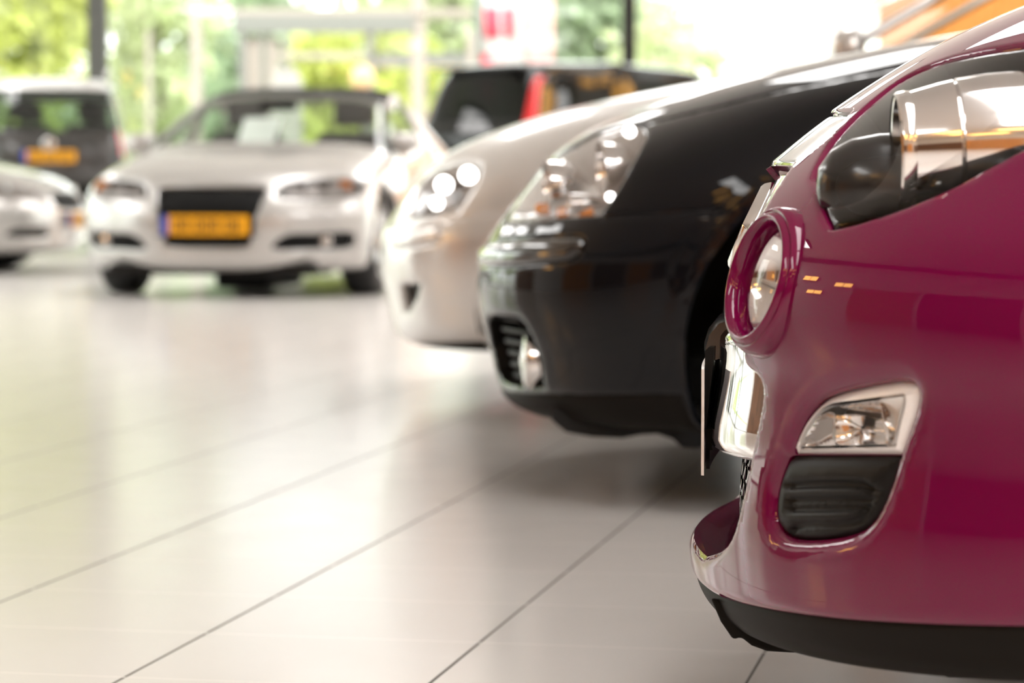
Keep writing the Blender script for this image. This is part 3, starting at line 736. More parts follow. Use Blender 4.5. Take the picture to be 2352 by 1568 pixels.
capp = [(.075, .474), (.075, .492), (.052, .494), (.036, .490), (.026, .478), (.022, .465), (.022, .455), (.026, .450), (.034, .452)]
sweep('bar_cap', capp, .21, M['glossblack'], bow=0, n=24)
V = []; F = []
for i, w in enumerate(np.linspace(-.26, .26, 15)):
    x = .0225 + .14 * w * w
    V += [(x, w, .335), (x, w, .445), (x + .003, w, .445), (x + .003, w, .335)]
for i in range(14):
    for j in range(4): F.append((i * 4 + j, i * 4 + (j + 1) % 4, i * 4 + 4 + (j + 1) % 4, i * 4 + 4 + j))
pl = mk('number_plate', V, F + [(0, 1, 2, 3), (59, 58, 57, 56)], M['plate_edge'], T, smooth=False); pl['label'] = 'thin number plate seen edge-on'
V = []; F = []
for i, w in enumerate(np.linspace(-.255, .255, 15)):
    x = .0220 + .14 * w * w; V += [(x, w, .339), (x, w, .441)]
for i in range(14): F.append((2 * i, 2 * i + 1, 2 * i + 3, 2 * i + 2))
mk('plate_face', V, F, M['plate_y'], pl)
V = []; F = []
for i, w in enumerate(np.linspace(-.12, .12, 15)):
    x = .0257 + .14 * w * w
    V += [(x, w, .327), (x, w, .452), (x + .005, w, .452), (x + .004, w, .327)]
for i in range(14):
    for j in range(4): F.append((i * 4 + j, i * 4 + (j + 1) % 4, i * 4 + 4 + (j + 1) % 4, i * 4 + 4 + j))
mk('plate_bracket', V, F + [(0, 1, 2, 3), (59, 58, 57, 56)], M['blackplastic'], T, smooth=False)
# diamond badge on the nose
b0 = np.array([.054, 0, .529]); b1 = np.array([.103, 0, .640]); up = (b1 - b0); hh = np.linalg.norm(up) / 2; up /= 2 * hh; bn = np.cross([0, 1, 0], up); bn *= -np.sign(bn[0]); bc = (b0 + b1) / 2
def rh(f, d): return [bc + up * hh * f + bn * d, bc + np.array([0, 1, 0]) * .052 * f + bn * d, bc - up * hh * f + bn * d, bc - np.array([0, 1, 0]) * .052 * f + bn * d]
rings_ = [rh(1, -.036), rh(1, -.004), rh(.985, .004), rh(.95, .010), rh(.88, .0155), rh(.80, .018), rh(.72, .017), rh(.64, .012), rh(.58, .004), rh(.55, -.008), rh(.55, -.034)]
def rnd(q):   # rounded corners
    q = np.array(q); out = []
    for i in range(4):
        for t in (.06, .5, .94): out.append(q[i] * (1 - t) + q[(i + 1) % 4] * t)
    return out
V = [p for r in rings_ for p in rnd(r)]; F = []; nk = 12
for i in range(len(rings_) - 1):
    for j in range(nk): F.append((i * nk + j, i * nk + (j + 1) % nk, (i + 1) * nk + (j + 1) % nk, (i + 1) * nk + j))
mb = MB(); mb.add(V, F); bd = mb.build('nose_badge', M['chrome'], T, smooth='auto'); bd['label'] = 'chrome diamond badge on the nose'
nosep = [(.085, .52), (.064, .525), (.060, .54), (.068, .575), (.085, .615), (.100, .645), (.115, .66), (.15, .655)]
sweep('nose_panel', nosep, .34, M['glossblack'], bow=.9)
# running gear
arches = tw.parts; liner(tw, .75, .29, .345, .45, .80); wheels(tw, .75, lat=.79, r=.29, w=.17)
floorpan(tw, .25, 3.25, .50, .17, .26); seats(tw, (1.55,), z=.5, lat=.33); dashboard(tw, .95, 1.25, .78, .95, .6); mirror_pod(tw, 1.25, 1.0, .76, M['magenta'])

# torn flap hanging from the lower edge
def flap(k, m3):
    q = [(1632, 1375), (1655, 1428), (1664, 1441), (1683, 1469), (1702, 1464), (1726, 1483), (1762, 1496), (1830, 1500), (1830, 1420), (1700, 1390)]
    MB().prism([tw.on_plane(x, y, .30) * m3 for x, y in q], np.array([0, .012, 0]) * m3).build('splash_flap', M['valance'], T, bevel=.003)
both(flap)

def tab(k, m3):
    if k: return
    MB().prism([tw.on_plane(x, y, .21) for x, y in [(1620, 985), (1640, 985), (1633, 1008), (1637, 1033), (1622, 1033)]], (0, .03, 0)).build('bracket_tab', M['blackplastic'], T)
    MB().prism([tw.on_plane(x, y, .225) for x, y in [(1619, 806), (1628, 797), (1640, 797), (1639, 830), (1630, 900), (1622, 985), (1619, 985)]], (0, .03, 0)).build('bracket_tab', M['blackplastic'], T)
both(tab)
# ================================================================== two compact hatchbacks behind
KG = [ # cx, cz, dx, dz, L, p, Wm, kx, kz, wk
 (.150, .150, 1, .03, .50, 2.3, .80, 2.35, .17, .82),
 (.085, .165, 1, .02, .53, 2.3, .835, 2.35, .20, .845),
 (.050, .195, 1, .01, .55, 2.3, .85, 2.35, .24, .86),
 (.040, .230, 1, .0, .55, 2.35, .862, 2.35, .28, .87),
 (.030, .290, 1, .0, .54, 2.4, .870, 2.35, .34, .88),
 (.012, .355, 1, .0, .53, 2.4, .876, 2.35, .41, .885),
 (.002, .420, 1, .0, .53, 2.4, .88, 2.35, .48, .89),
 (.006, .480, 1, .0, .53, 2.4, .882, 2.35, .55, .89),
 (.028, .525, 1, .0, .53, 2.4, .882, 2.35, .60, .89),
 (.072, .590, 1, -.02, .52, 2.4, .88, 2.35, .67, .885),
 (.120, .650, 1, -.05, .50, 2.4, .878, 2.35, .74, .88),
 (.170, .705, 1, -.09, .48, 2.5, .872, 2.35, .79, .875),
 (.250, .757, 1, -.14, .46, 2.65, .865, 2.35, .83, .87),
 (.370, .805, 1, -.20, .42, 2.9, .858, 2.35, .86, .865),
 (.540, .857, 1, -.30, .36, 3.3, .85, 2.35, .885, .86),
 (.740, .900, 1, -.42, .30, 3.8, .845, 2.35, .91, .855),
 (.950, .938, 1, -.55, .25, 4.2, .84, 2.35, .935, .85),
 (1.12, .968, 1, -.6, .20, 4.2, .83, 2.35, .96, .845),
 (1.27, 1.055, 1, -.4, .17, 3.4, .76, 2.35, 1.04, .815),
 (1.62, 1.26, 1, -.5, .16, 3.4, .685, 2.35, 1.22, .73),
 (1.90, 1.395, 1, -.6, .15, 3.4, .62, 2.35, 1.36, .65),
 (2.35, 1.465, .02, -1, .05, 3.0, .60, 2.35, 1.405, .61),
]
NG = len(KG) - 1
def golf(name, label, O, psi, cols, feats, arch, fine=True, keys=KG, wheel_r=.31):
    g = Car(name, label, 'car', O, psi, Surf(keys)); n = len(keys) - 1
    ax_, az_, ar_ = arch
    arch_uv = g.invert([(ax_ + ar_ * math.cos(q), az_ + ar_ * math.sin(q)) for q in np.linspace(0, 2 * PI, 60)[:-1] if az_ + ar_ * math.sin(q) > .195], 'xz', ur=(.75, 2))
    return g, arch_uv
GO = dict(x=-.060, y=5.85)
gf = Car('dark_hatchback', 'black hatchback with clear headlamp parked next to the magenta car', 'car', (-.060, 5.85), -math.radians(7), Surf(KG))
def pxg(pts, n=6, closed=True, hard=(), **k): return gf.invert(smooth_poly(pts, closed, n, hard), 'px', **k)
HL = [(1159, 507), (1168, 490), (1197, 430), (1243, 380), (1301, 346), (1359, 313), (1428, 288), (1474, 288), (1483, 303), (1476, 325), (1447, 380), (1405, 453), (1374, 495), (1282, 499), (1205, 506)]
ghl = pxg(HL, hard=(0, 12))
STRIP = [(1106, 572), (1150, 557), (1240, 550), (1325, 546), (1340, 556), (1318, 590), (1250, 603), (1180, 607), (1104, 608)]
gst = pxg(STRIP, hard=(0, 8))
FOGG = [(1118, 733), (1150, 731), (1186, 736), (1212, 765), (1232, 818), (1243, 889), (1200, 890), (1155, 880), (1136, 830)]
gfo = pxg(FOGG, hard=(5,))
LIP = pxg([(1132, 890), (1170, 903), (1240, 908), (1336, 911), (1450, 910), (1566, 908)], closed=False)
LIP = LIP[np.argmax(LIP[:, 1] > .25):]
glip = np.vstack([[(LIP[0, 0], 0)], LIP, [(0, LIP[-1, 1])], [(0, u) for u in np.linspace(LIP[-1, 1] - .05, 0, 14)]])
print('golf', ghl[::15], gst[::12], gfo[::12], LIP[::8])
W0 = gf.on_plane(2025, 820, .87); print('golf wheel', W0)
GAX, GAZ, GAR = .868, .312, .372
garch = arch_poly(gf, GAX, GAZ, GAR)
def gflare(P, vs):
    d = polydist(P, gf.surf.P(garch[:, 0], garch[:, 1]), cap=.1); return .007 * np.clip(1 - d / .05, 0, 1) ** .7
seam = dict(uv=pxg([(1385, 499), (1450, 495), (1560, 492), (1650, 489)], 6, False), d=.005, r=.006)
bon = dict(uv=np.array([(11.3, .36), (12.3, .52), (13.3, .62), (14.5, .68), (16, .74), (17.1, .80)]), d=.005, r=.006)
us = np.concatenate([np.linspace(0, 1, 90)[:-1], np.linspace(1, 2, 40)]); ss = np.linspace(0, NG, 150)
gregs = [
 dict(name='headlamp_lens', uv=ghl, mat=M['lens'], off=-.002, roll=.004, rr=.01, flange=0, broll=.005, brr=.010),
 dict(name='rubbing_strip', uv=gst, mat=M['glossblack'], off=.010, roll=.010, rr=.012, flange=.02, broll=.004, brr=.01),
 dict(name='foglamp_recess', uv=gfo, hole=True, broll=.010, brr=.02),
 dict(name='wheel_arch', uv=garch, hole=True, e=.02),
 dict(name='bumper_valance', uv=glip, mat=M['valance'], center=True, off=-.002, roll=.005, rr=.01, flange=.04, broll=.006, brr=.012),
 dict(name='windscreen', uv=uvrect(17.4, 19.95, 0, .86), mat=M['carglass'], off=-.003, center=True, e=.04),
 dict(name='side_window', uv=uvrect(18.05, 20.25, 1.12, 1.95), mat=M['carglass'], off=-.003, e=.04),
]
gf.panels(gregs, us, ss, 'body_shell', M['darkpaint'], e=.014, creases=[seam, bon], bumps=[gflare], rings=(.005, .011))
us2 = np.linspace(0, 2, 36); ss2 = np.linspace(0, NG, 60)
gf.panels([dict(name='rear_window', uv=uvrect(17.6, 19.95, 0, .86), mat=M['carglass'], off=-.003, center=True), dict(name='side_window', uv=uvrect(18.05, 20.25, 1.12, 1.95), mat=M['carglass'], off=-.003), dict(name='wheel_arch', uv=garch, hole=True)],
          us2, ss2, 'rear_body', M['darkpaint'], e=.06, rings=(.012,), rear=True)
G = gf.root
hb = shell(gf, ghl, .09, 'headlamp', M['lampgrey'], G, 30, .014)
for o, h in zip(gf.parts['headlamp_lens'], hb): o.parent = h; h['label'] = 'clear headlamp with bright reflectors'
for o in gf.parts['bumper_valance']: o['label'] = 'dull black lower lip of the bumper'
def ginner(k, m3):
    for (x, y, w, r, nm, m) in ((1268, 425, .56, .050, 'headlamp_reflector', 'reflector'), (1392, 390, .66, .055, 'headlamp_reflector', 'reflector'), (1318, 470, .66, .022, 'indicator_reflector', 'reflector')):
        c = gf.on_plane(x, y, w) * m3; ax = np.array([1, -.25 * -1, .05]) * m3; mb = MB()
        mb.lathe([(r * 1.12, -.008), (r * 1.05, -.012), (r, -.006), (r * .97, .012), (r * .8, .04), (r * .45, .062), (.012, .07), (.012, .03), (0, .026)], c, ax, 40); mb.build(nm, M[m], hb[k], smooth='auto')
    for (x, y, w) in ((1240, 480, .57), (1290, 490, .62), (1340, 488, .66)):
        c = gf.on_plane(x, y, w) * m3; MB().lathe([(0, -.012), (.01, -.008), (.013, 0), (.013, .02)], c, (1, 0, 0), 16).build('indicator_bulb', M['amber'], hb[k], smooth='auto')
both(ginner)
# fog lamp recess: black grille with slats and a round lamp
fr = shell(gf, gfo, .07, 'lower_grille', M['blackplastic'], G, 24, .014)
def gfog(k, m3):
    mb = MB(); S_ = gf.surf
    for z in np.linspace(2.55, 5.2, 8):
        pts = [S_.P(np.array([z]), np.array([u]))[0] * m3 + [.03, 0, 0] for u in np.linspace(.33, .52, 8)]
        mb.tube(pts, .007, 6)
    mb.build('grille_slats', M['blackplastic'], fr[k], smooth=True)
    c = gf.on_plane(1207, 826, .56) * m3; ax = np.array([-1, -.10, 0]) * m3; mb = MB()
    mb.lathe([(.062, -.05), (.062, -.01), (.058, .0), (.05, .004), (.0, .012)], c, ax, 36); f = mb.build('foglamp', M['reflector'], fr[k], smooth='auto')
both(gfog)
def quadstrip(car, s0, u0, u1, dx, nm, m):
    pass
# splash shield under the bumper, wavy lower edge
def shield(k, m3):
    q = [(1268, 965), (1300, 992), (1360, 1003), (1430, 1006), (1470, 998), (1510, 996), (1545, 1008), (1566, 1028), (1604, 1030), (1640, 1006), (1700, 1000), (1700, 940), (1268, 940)]
    P = [gf.on_plane(x, y, .66) * m3 for x, y in q]; MB().prism(P, np.array([0, .5, 0]) * m3 * (1 if k == 0 else 1)).build('splash_shield', M['dark'], G)
both(shield)
liner(gf, GAX, GAZ, GAR + .012, .45, .845); wheels(gf, GAX, lat=.85, r=.312, w=.205)
floorpan(gf, .35, 4.35, .52, .18, .30); seats(gf, (1.9,), z=.5); dashboard(gf, 1.15, 1.5, .85, 1.0); mirror_pod(gf, 1.52, 1.02, .85, M['darkpaint'])
# concealed middle of the nose: plain black grille
def nose(car, s0, s1, s2, s3, u=.42):
    pass
# ------------------------------------------------------------------ silver hatchback
sv = Car('silver_hatchback', 'silver hatchback behind the black one with three bright spots in its headlamp', 'car', (-.385, 8.35), -math.radians(9), Surf(KG))
def pxs(pts, n=6, closed=True, hard=(), **k): return sv.invert(smooth_poly(pts, closed, n, hard), 'px', **k)
SHL = [(940, 503), (951, 470), (967, 425), (990, 397), (1033, 378), (1075, 372), (1102, 378), (1096, 411), (1072, 453), (1050, 482), (1006, 490), (965, 497)]
shl = pxs(SHL, hard=(0,))
SST = pxs([(897, 546), (950, 528), (1003, 518), (1014, 528), (1000, 556), (950, 566), (898, 570)], hard=(0, 6))
SFO = pxs([(918, 655), (963, 653), (952, 690), (931, 722)], n=4, hard=(0, 1, 2, 3))
SLIP = pxs([(948, 790), (1000, 791), (1060, 789), (1110, 787)], closed=False); SLIP = SLIP[np.argmax(SLIP[:, 1] > .25):]
print('silver', shl[::15], SST[::12], SFO[::5], SLIP[::8])
slip = np.vstack([[(SLIP[0, 0], 0)], SLIP, [(0, SLIP[-1, 1])], [(0, u) for u in np.linspace(SLIP[-1, 1] - .05, 0, 14)]])
a0 = sv.on_plane(1106, 780, .86); print('silver arch edge', a0)
SAX, SAZ, SAR = .80, .312, .372
sarch = arch_poly(sv, SAX, SAZ, SAR)
sseam = [dict(uv=pxs([(918, 511), (1000, 503), (1080, 496), (1180, 487)], 6, False), d=.006, r=.008)]
us = np.concatenate([np.linspace(0, 1, 70)[:-1], np.linspace(1, 2, 34)]); ss = np.linspace(0, NG, 110)
SWIN = np.array([(s_, .985) for s_ in np.linspace(20.3, 17.9, 10)] + [(17.65, 1.08), (17.5, 1.18), (17.35, 1.3), (17.15, 1.5), (17.0, 1.7), (17.0, 1.95)] + [(s_, 1.95) for s_ in np.linspace(17.4, 20.3, 10)] + [(20.3, 1.7), (20.3, 1.4), (20.3, 1.2)])
sv.panels([
 dict(name='headlamp_lens', uv=shl, mat=M['lens'], off=-.002, roll=.004, rr=.01, flange=0, broll=.005, brr=.010),
 dict(name='rubbing_strip', uv=SST, mat=M['palesilver'], off=.008, roll=.010, rr=.014, flange=.02, broll=.006, brr=.012),
 dict(name='lower_grille', uv=SFO, mat=M['blackplastic'], off=-.03, flange=.0, broll=.008, brr=.015),
 dict(name='wheel_arch', uv=sarch, hole=True, e=.02),
 dict(name='bumper_valance', uv=slip, mat=M['valance'], center=True, off=-.002, roll=.005, rr=.01, flange=.04, broll=.006, brr=.012),
 dict(name='windscreen', uv=uvrect(17.35, 19.95, 0, .90), mat=M['clearglass'], off=-.003, center=True, e=.03),
 dict(name='side_window', uv=SWIN, mat=M['clearglass'], off=-.003, e=.03),
], us, ss, 'body_shell', M['palesilver'], e=.02, creases=sseam, rings=(.006, .012), bflange=.03)
sv.panels([dict(name='rear_window', uv=uvrect(17.6, 19.95, 0, .86), mat=M['clearglass'], off=-.003, center=True), dict(name='side_window', uv=SWIN, mat=M['clearglass'], off=-.003), dict(name='wheel_arch', uv=sarch, hole=True)],
          us2, ss2, 'rear_body', M['palesilver'], e=.06, rings=(.012,), rear=True)
sh = shell(sv, shl, .09, 'headlamp', M['lampgrey'], sv.root, 24, .02)
for o, h in zip(sv.parts['headlamp_lens'], sh): o.parent = h; h['label'] = 'clear headlamp with bright reflectors'
def sinner(k, m3):
    for (x, y, w, r) in ((1020, 424, .57, .05), (1074, 402, .66, .05), (1003, 470, .60, .038), (962, 462, .52, .03)):
        c = sv.on_plane(x, y, w) * m3; mb = MB()
        mb.lathe([(r * 1.1, -.008), (r, -.006), (r * .97, .012), (r * .8, .04), (r * .45, .062), (.012, .07), (.012, .03), (0, .026)], c, np.array([1, .25, .05]) * m3, 32); mb.lathe([(r * .62 * math.sin(t_), .03 - r * .62 * math.cos(t_)) for t_ in np.linspace(0, PI / 2, 8)], c, np.array([1, .25, .05]) * m3, 24); mb.build('headlamp_reflector', M['chrome'], sh[k], smooth='auto')  # chrome dome added in each bowl to catch a highlight
both(sinner)
def facets(car, spots, housing, tgt):   # small bright mirror facets inside the lamp, added to mirror a ceiling light
    for (x, y, w, r) in spots:
        q_ = car.invert([(x, y)], 'px')[0]; c = car.on_plane(x, y, -car.surf.P(q_[:1], q_[1:])[0][1] - .014); W = car.world(c); d = W - EYE; d /= np.linalg.norm(d); o_ = np.array(tgt) - W; o_ /= np.linalg.norm(o_); n_ = o_ - d; n_ /= np.linalg.norm(n_)
        nl = np.array([n_[0] * car.c + n_[1] * car.s_, -n_[0] * car.s_ + n_[1] * car.c, n_[2]])
        for k, m3 in enumerate((np.array([1, 1, 1.0]), np.array([1, -1, 1.0]))):
            mb = MB(); mb.lathe([(r, -.012), (r, 0), (0, .0002)], c * m3, nl * m3, 24); mb.build('glint_facet', M['chrome'], housing[k], smooth='auto')
facets(sv, ((1020, 424, .66, .024), (1076, 402, .755, .024), (1003, 466, .69, .018)), sh, (.8, 1.4, 4.15))
facets(gf, ((1446, 302, .78, .012), (1402, 452, .78, .009), (1293, 370, .70, .003)), hb, (.8, 1.4, 4.15))

liner(sv, SAX, SAZ, SAR + .012, .45, .845); wheels(sv, SAX, lat=.85, r=.312, w=.205)
floorpan(sv, .35, 4.35, .52, .18, .30); seats(sv, (1.95,), z=.5); dashboard(sv, 1.4, 1.65, .8, .93); mirror_pod(sv, 1.49, 1.015, .81, M['palesilver'], .85)

q = project(sv.world(sv.surf.P(SWIN[:, 0], SWIN[:, 1]))); print('SWIN', q.round())
# ================================================================== cars further back
def arc_xz(car, x, z, r, ur=(.72, 2)): return arch_poly(car, x, z, r, ur)
def yz(car, pts, n=4, hard=(), smax=None): return car.invert(smooth_poly(pts, True, n, hard), 'yz', sr=(0, smax or car.surf.n - 1), ur=(0, 1.0))
def centre_poly(car, pts, smax):
    """outline given from the middle line outwards, first and last point on the middle"""
    q = car.invert(pts, 'yz', sr=(0, smax), ur=(0, 1.0)); q[0, 1] = 0; q[-1, 1] = 0; return q
def front_car(name, label, O, psi, keys, paint, feats, grille=None, smax=14, arch=(.868, .312, .372), roof=None, glass=M['carglass'], wl=.85, ws=(17.4, 19.95), wu=.86, sw=(18.0, 20.25), e=.03):
    c = Car(name, label, 'car', O, psi, Surf(keys)); n = len(keys) - 1
    a = arc_xz(c, *arch); regs = []
    for nm, pts, m, off in feats: regs.append(dict(name=nm, uv=yz(c, pts, smax=smax), mat=m, off=off, roll=.004, rr=.014, flange=.03 if off > -.02 else .0, broll=.008, brr=.016))
    if grille: regs.append(dict(name='grille', uv=centre_poly(c, grille, smax), mat=M['void'], off=-.03, center=True, flange=0, broll=.01, brr=.02))
    regs.insert(0, dict(name='wheel_arch', uv=a, hole=True, e=.03)); regs += [dict(name='windscreen', uv=uvrect(ws[0], ws[1], 0, wu), mat=glass, off=-.003, center=True, e=.04), dict(name='side_window', uv=uvrect(sw[0], sw[1], 1.1, 1.93), mat=glass, off=-.003, e=.04)]
    if roof: regs.append(dict(name='roof_panel', uv=uvrect(ws[1] + .03, n, 0, .98), mat=roof, off=0, center=True, e=.04)); regs.append(dict(name='roof_pillar', uv=uvrect(ws[0] + .2, ws[1], wu + .01, 1.09), mat=M['void'], off=0, e=.04))
    us = np.concatenate([np.linspace(0, 1, 50)[:-1], np.linspace(1, 2, 28)]); ss = np.linspace(0, n, 84)
    c.panels(regs, us, ss, 'body_shell', paint, e=e, rings=(.008, .016), bflange=.03)
    r2 = [dict(name='rear_window', uv=uvrect(ws[0] + .15, ws[1], 0, wu), mat=glass, off=-.003, center=True), dict(name='side_window', uv=uvrect(sw[0], sw[1], 1.1, 1.93), mat=glass, off=-.003), dict(name='wheel_arch', uv=a, hole=True)]
    if roof: r2.append(dict(name='roof_panel', uv=uvrect(ws[1] + .03, n, 0, .98), mat=roof, off=0, center=True, e=.04))
    c.panels(r2, np.linspace(0, 2, 30), np.linspace(0, n, 50), 'rear_body', paint, e=.06, rings=(.015,), rear=True)
    liner(c, arch[0], arch[1], arch[2] + .012, .45, wl - .01); wheels(c, arch[0], lat=wl, r=arch[1], w=.205)
    return c
KA = []
for k in KG:
    k = list(k)
    for j in (1, 8):
        if k[j] > .6: k[j] = .6 + (k[j] - .6) * .815
    KA.append(tuple(k))
au = front_car('silver_coupe', 'silver car facing the lens with black trapezoid grille and amber plate', (-1.76, 15.0), math.radians(80.5), KA, M['silver'],
 [('headlamp', [(.42, .605), (.45, .655), (.60, .675), (.74, .685), (.80, .66), (.79, .61), (.62, .590)], M['dimlamp'], -.02),
  ('bumper_vent', [(.38, .285), (.46, .366), (.62, .374), (.80, .380), (.785, .29), (.6, .282)], M['void'], -.03),
  ('headlamp_surround', [(.395, .590), (.43, .668), (.60, .692), (.75, .70), (.83, .668), (.815, .598), (.62, .574)], M['lens'], -.002)],
 grille=[(0, .292), (.15, .292), (.235, .296), (.255, .31), (.290, .46), (.322, .60), (.327, .64), (.315, .652), (.15, .655), (0, .655)], roof=M['void'], glass=M['coupeglass'])
for o in au.parts['grille']: o['label'] = 'black trapezoid grille'
Ar = au.root
mb = MB()
for z in np.linspace(.34, .63, 9): mb.box(.035, .05, -.29 + (.63 - z) * .2, .29 - (.63 - z) * .2, z - .004, z + .004)
mb.build('grille_bars', M['blackplastic'], Ar)
xp = au.surf.P(np.array([6.2]), np.array([0.0]))[0]
plate(au, (-.012, 0, .425), (0, -1, 0), (0, 0, 1), (-1, 0, 0), seed=3)
MB().box(.0, .06, -.30, .30, .362, .372).build('plate_holder', M['blackplastic'], Ar)
def aud(k, m3):
    for (w, z) in ((.50, .628), (.62, .638), (.735, .645)):
        x = au.invert([(w, z)], 'yz', sr=(0, 14), ur=(0, 1))[0]; P = au.surf.P(x[:1], x[1:])[0]; mb = MB(); mb.lathe([(.045, .0), (.042, .012), (.03, .026), (.008, .03), (.008, .01), (0, .008)], P * m3 + [.022, 0, 0], (1, 0, 0), 24); mb.build('headlamp_reflector', M['dimlamp' if w < .7 else 'amber'], au.parts['headlamp'][k], smooth='auto')
    mb = MB(); x = au.invert([(.66, .335)], 'yz', sr=(0, 14), ur=(0, 1))[0]; P = au.surf.P(x[:1], x[1:])[0]; mb.lathe([(.035, 0), (.03, -.008), (0, -.012)], P * m3 + [.03, 0, 0], (1, 0, 0), 24); mb.build('foglamp', M['reflector'], au.parts['bumper_vent'][k], smooth='auto')
both(aud)
MB().box(.10, .6, -.62, .62, .135, .20).build('front_splitter', M['blackplastic'], Ar, bevel=.02)
MB().box(.6, 1.5, -.20, .12, .04, .2).build('sump_tray', M['dark'], Ar, bevel=.03)
floorpan(au, .35, 4.35, .52, .2, .30); seats(au, (1.85,), z=.40, lat=.36); dashboard(au, 1.18, 1.74, .72, .87, .62); mirror_pod(au, 1.48, .92, .76, M['silver'], .9)
mb = MB(); mb.box(1.66, 1.68, -.12, .12, 1.13, 1.19); mb.build('rear_view_mirror', M['blackplastic'], Ar, bevel=.01)
pc = at_depth(596, 298, 16.72); card = empty('price_card', (pc[0], pc[1], .871), math.radians(-8), 'white price card standing behind the windscreen of the silver car facing the lens', 'card')
R = np.eye(4); a = math.radians(-52); R[1, 1] = R[2, 2] = math.cos(a); R[1, 2] = -math.sin(a); R[2, 1] = math.sin(a); R[2, 3] = pc[2] - .871
MB().box(-.12, .12, -.002, .002, -.13, .13, R).build('card_face', M['white_card'], card); MB().box(-.04, .04, -.03, .03, 0, .006).box(-.006, .006, -.01, .01, 0, pc[2] - .871).build('card_stand', M['white_card'], card)
# ---- tall estate cars seen from behind
def ksuv(xm, zs=1.0, wd=1.0):
    B = [(.16, .34, 1, 0, .30, 3.2, .76, .36, .78), (.06, .40, 1, 0, .32, 3.2, .80, .43, .81), (.01, .50, 1, 0, .34, 3.2, .825, .54, .83), (.0, .60, 1, 0, .34, 3.2, .835, .64, .84), (.035, .68, 1, 0, .32, 3.4, .83, .72, .84),
         (.07, .80, 1, 0, .30, 3.6, .83, .83, .84), (.075, .92, 1, 0, .28, 3.8, .825, .94, .835), (.085, 1.02, 1, 0, .27, 4, .815, 1.04, .825), (.12, 1.12, 1, 0, .26, 4, .795, 1.13, .805), (.19, 1.30, 1, 0, .25, 4, .745, 1.30, .76), (.26, 1.47, 1, 0, .24, 4, .70, 1.46, .715),
         (.32, 1.58, 1, -.05, .26, 3.6, .67, 1.57, .685), (.42, 1.665, 1, -.12, .28, 3.2, .65, 1.63, .665), (.70, 1.71, 1, -.3, .22, 3.2, .635, 1.665, .65), (xm, 1.74, .02, -1, .05, 3, .62, 1.69, .63)]
    return [(b[0], b[1] * zs, b[2], b[3], b[4], b[5], b[6] * wd, xm, b[7] * zs, b[8] * wd) for b in B]
def rear_car(name, label, O, psi, keys, paint, lamp, win, glass, arch, wl, roof=None, lampmat=M['redlamp'], lampspace='uv'):
    c = Car(name, label, 'car', O, psi, Surf(keys)); n = len(keys) - 1; a = arc_xz(c, *arch, ur=(1.0, 2))
    regs = [dict(name='wheel_arch', uv=a, hole=True), dict(name='tail_lamp', uv=lamp, mat=lampmat, off=.004, roll=.008, rr=.02, flange=.02, broll=.008, brr=.016), dict(name='rear_window', uv=uvrect(win[0], win[1], 0, win[2]), mat=glass, off=-.004, center=True, e=.04), dict(name='side_window', uv=uvrect(win[0] + .3, win[1], 1.12, 1.94), mat=glass, off=-.004, e=.04), dict(name='rear_bumper', uv=uvrect(.6, 3.9, 0, 1.2), mat=M['blackplastic'], off=.006, center=True, e=.04)]
    if roof: regs.append(dict(name='roof_panel', uv=uvrect(11.12, n, 0, .97), mat=roof, off=.004, center=True, e=.04))
    c.panels(regs, np.concatenate([np.linspace(0, 1, 46)[:-1], np.linspace(1, 2, 26)]), np.linspace(0, n, 76), 'body_shell', paint, e=.03, rings=(.008, .016), bflange=.03)
    c.panels([dict(name='windscreen', uv=uvrect(win[0], win[1], 0, win[2]), mat=glass, off=-.004, center=True), dict(name='side_window', uv=uvrect(win[0] + .3, win[1], 1.12, 1.94), mat=glass, off=-.004), dict(name='wheel_arch', uv=a, hole=True)] + ([dict(name='roof_panel', uv=uvrect(11.12, n, 0, .97), mat=roof, off=.004, center=True)] if roof else []),
             np.linspace(0, 2, 30), np.linspace(0, n, 50), 'front_body', paint, e=.06, rings=(.015,), rear=True)
    liner(c, arch[0], arch[1], arch[2] + .012, .45, wl - .01); wheels(c, arch[0], lat=wl, r=arch[1] - .01, w=.22); MB().box(.3, 2 * c.surf.xm - .3, -.5, .5, .28, .42).build('underbody', M['dark'], c.root, bevel=.03)
    return c
su = rear_car('grey_estate_car', 'tall dark grey car seen from behind with pale roof and amber plate', (-4.60, 26.0), math.radians(97), ksuv(2.1, 1.03, .90), M['greypaint'], uvrect(6.1, 8.4, .80, 1.10, 8), (8.35, 11.0, .84), M['carglass'], (.92, .36, .40), .76, roof=M['litroof'])
plate(su, (.045, 0, .96), (0, -1, 0), (0, 0, 1), (-1, 0, 0), seed=8); seats(su, (1.4, 2.4), z=.72, lat=.34)
for sd in (-1, 1): MB().tube([(.55, sd * .56, 1.77), (.65, sd * .57, 1.83), (2.1, sd * .57, 1.85), (3.5, sd * .57, 1.83), (3.6, sd * .56, 1.77)], .02).build('roof_rail', M['palesilver'], su.root, smooth=True)
mb = MB(); mb.lathe([(.07, 0), (.06, -.012), (.0, -.016)], (.07, 0, 1.07), (1, 0, 0), 24); mb.build('tailgate_badge', M['chrome'], su.root, smooth='auto')
vo = rear_car('black_estate_car', 'black tall car seen from its rear corner with a long red tail lamp', (-.56, 26.2), math.radians(46), ksuv(1.8, 1.125, 1.0), M['blackpaint'], np.array([(10.9, .84), (10.9, 1.02), (9.8, .98), (8.6, .95), (7.4, .94), (6.2, .93), (5.7, .80), (6.0, .62), (7.2, .66), (8.4, .72), (9.8, .79)]), (8.3, 11.0, .80), M['darkglass'], (.90, .36, .40), .84)
plate(vo, (.045, 0, .90), (0, -1, 0), (0, 0, 1), (-1, 0, 0), seed=5); seats(vo, (1.4, 2.2), z=.72, lat=.36)
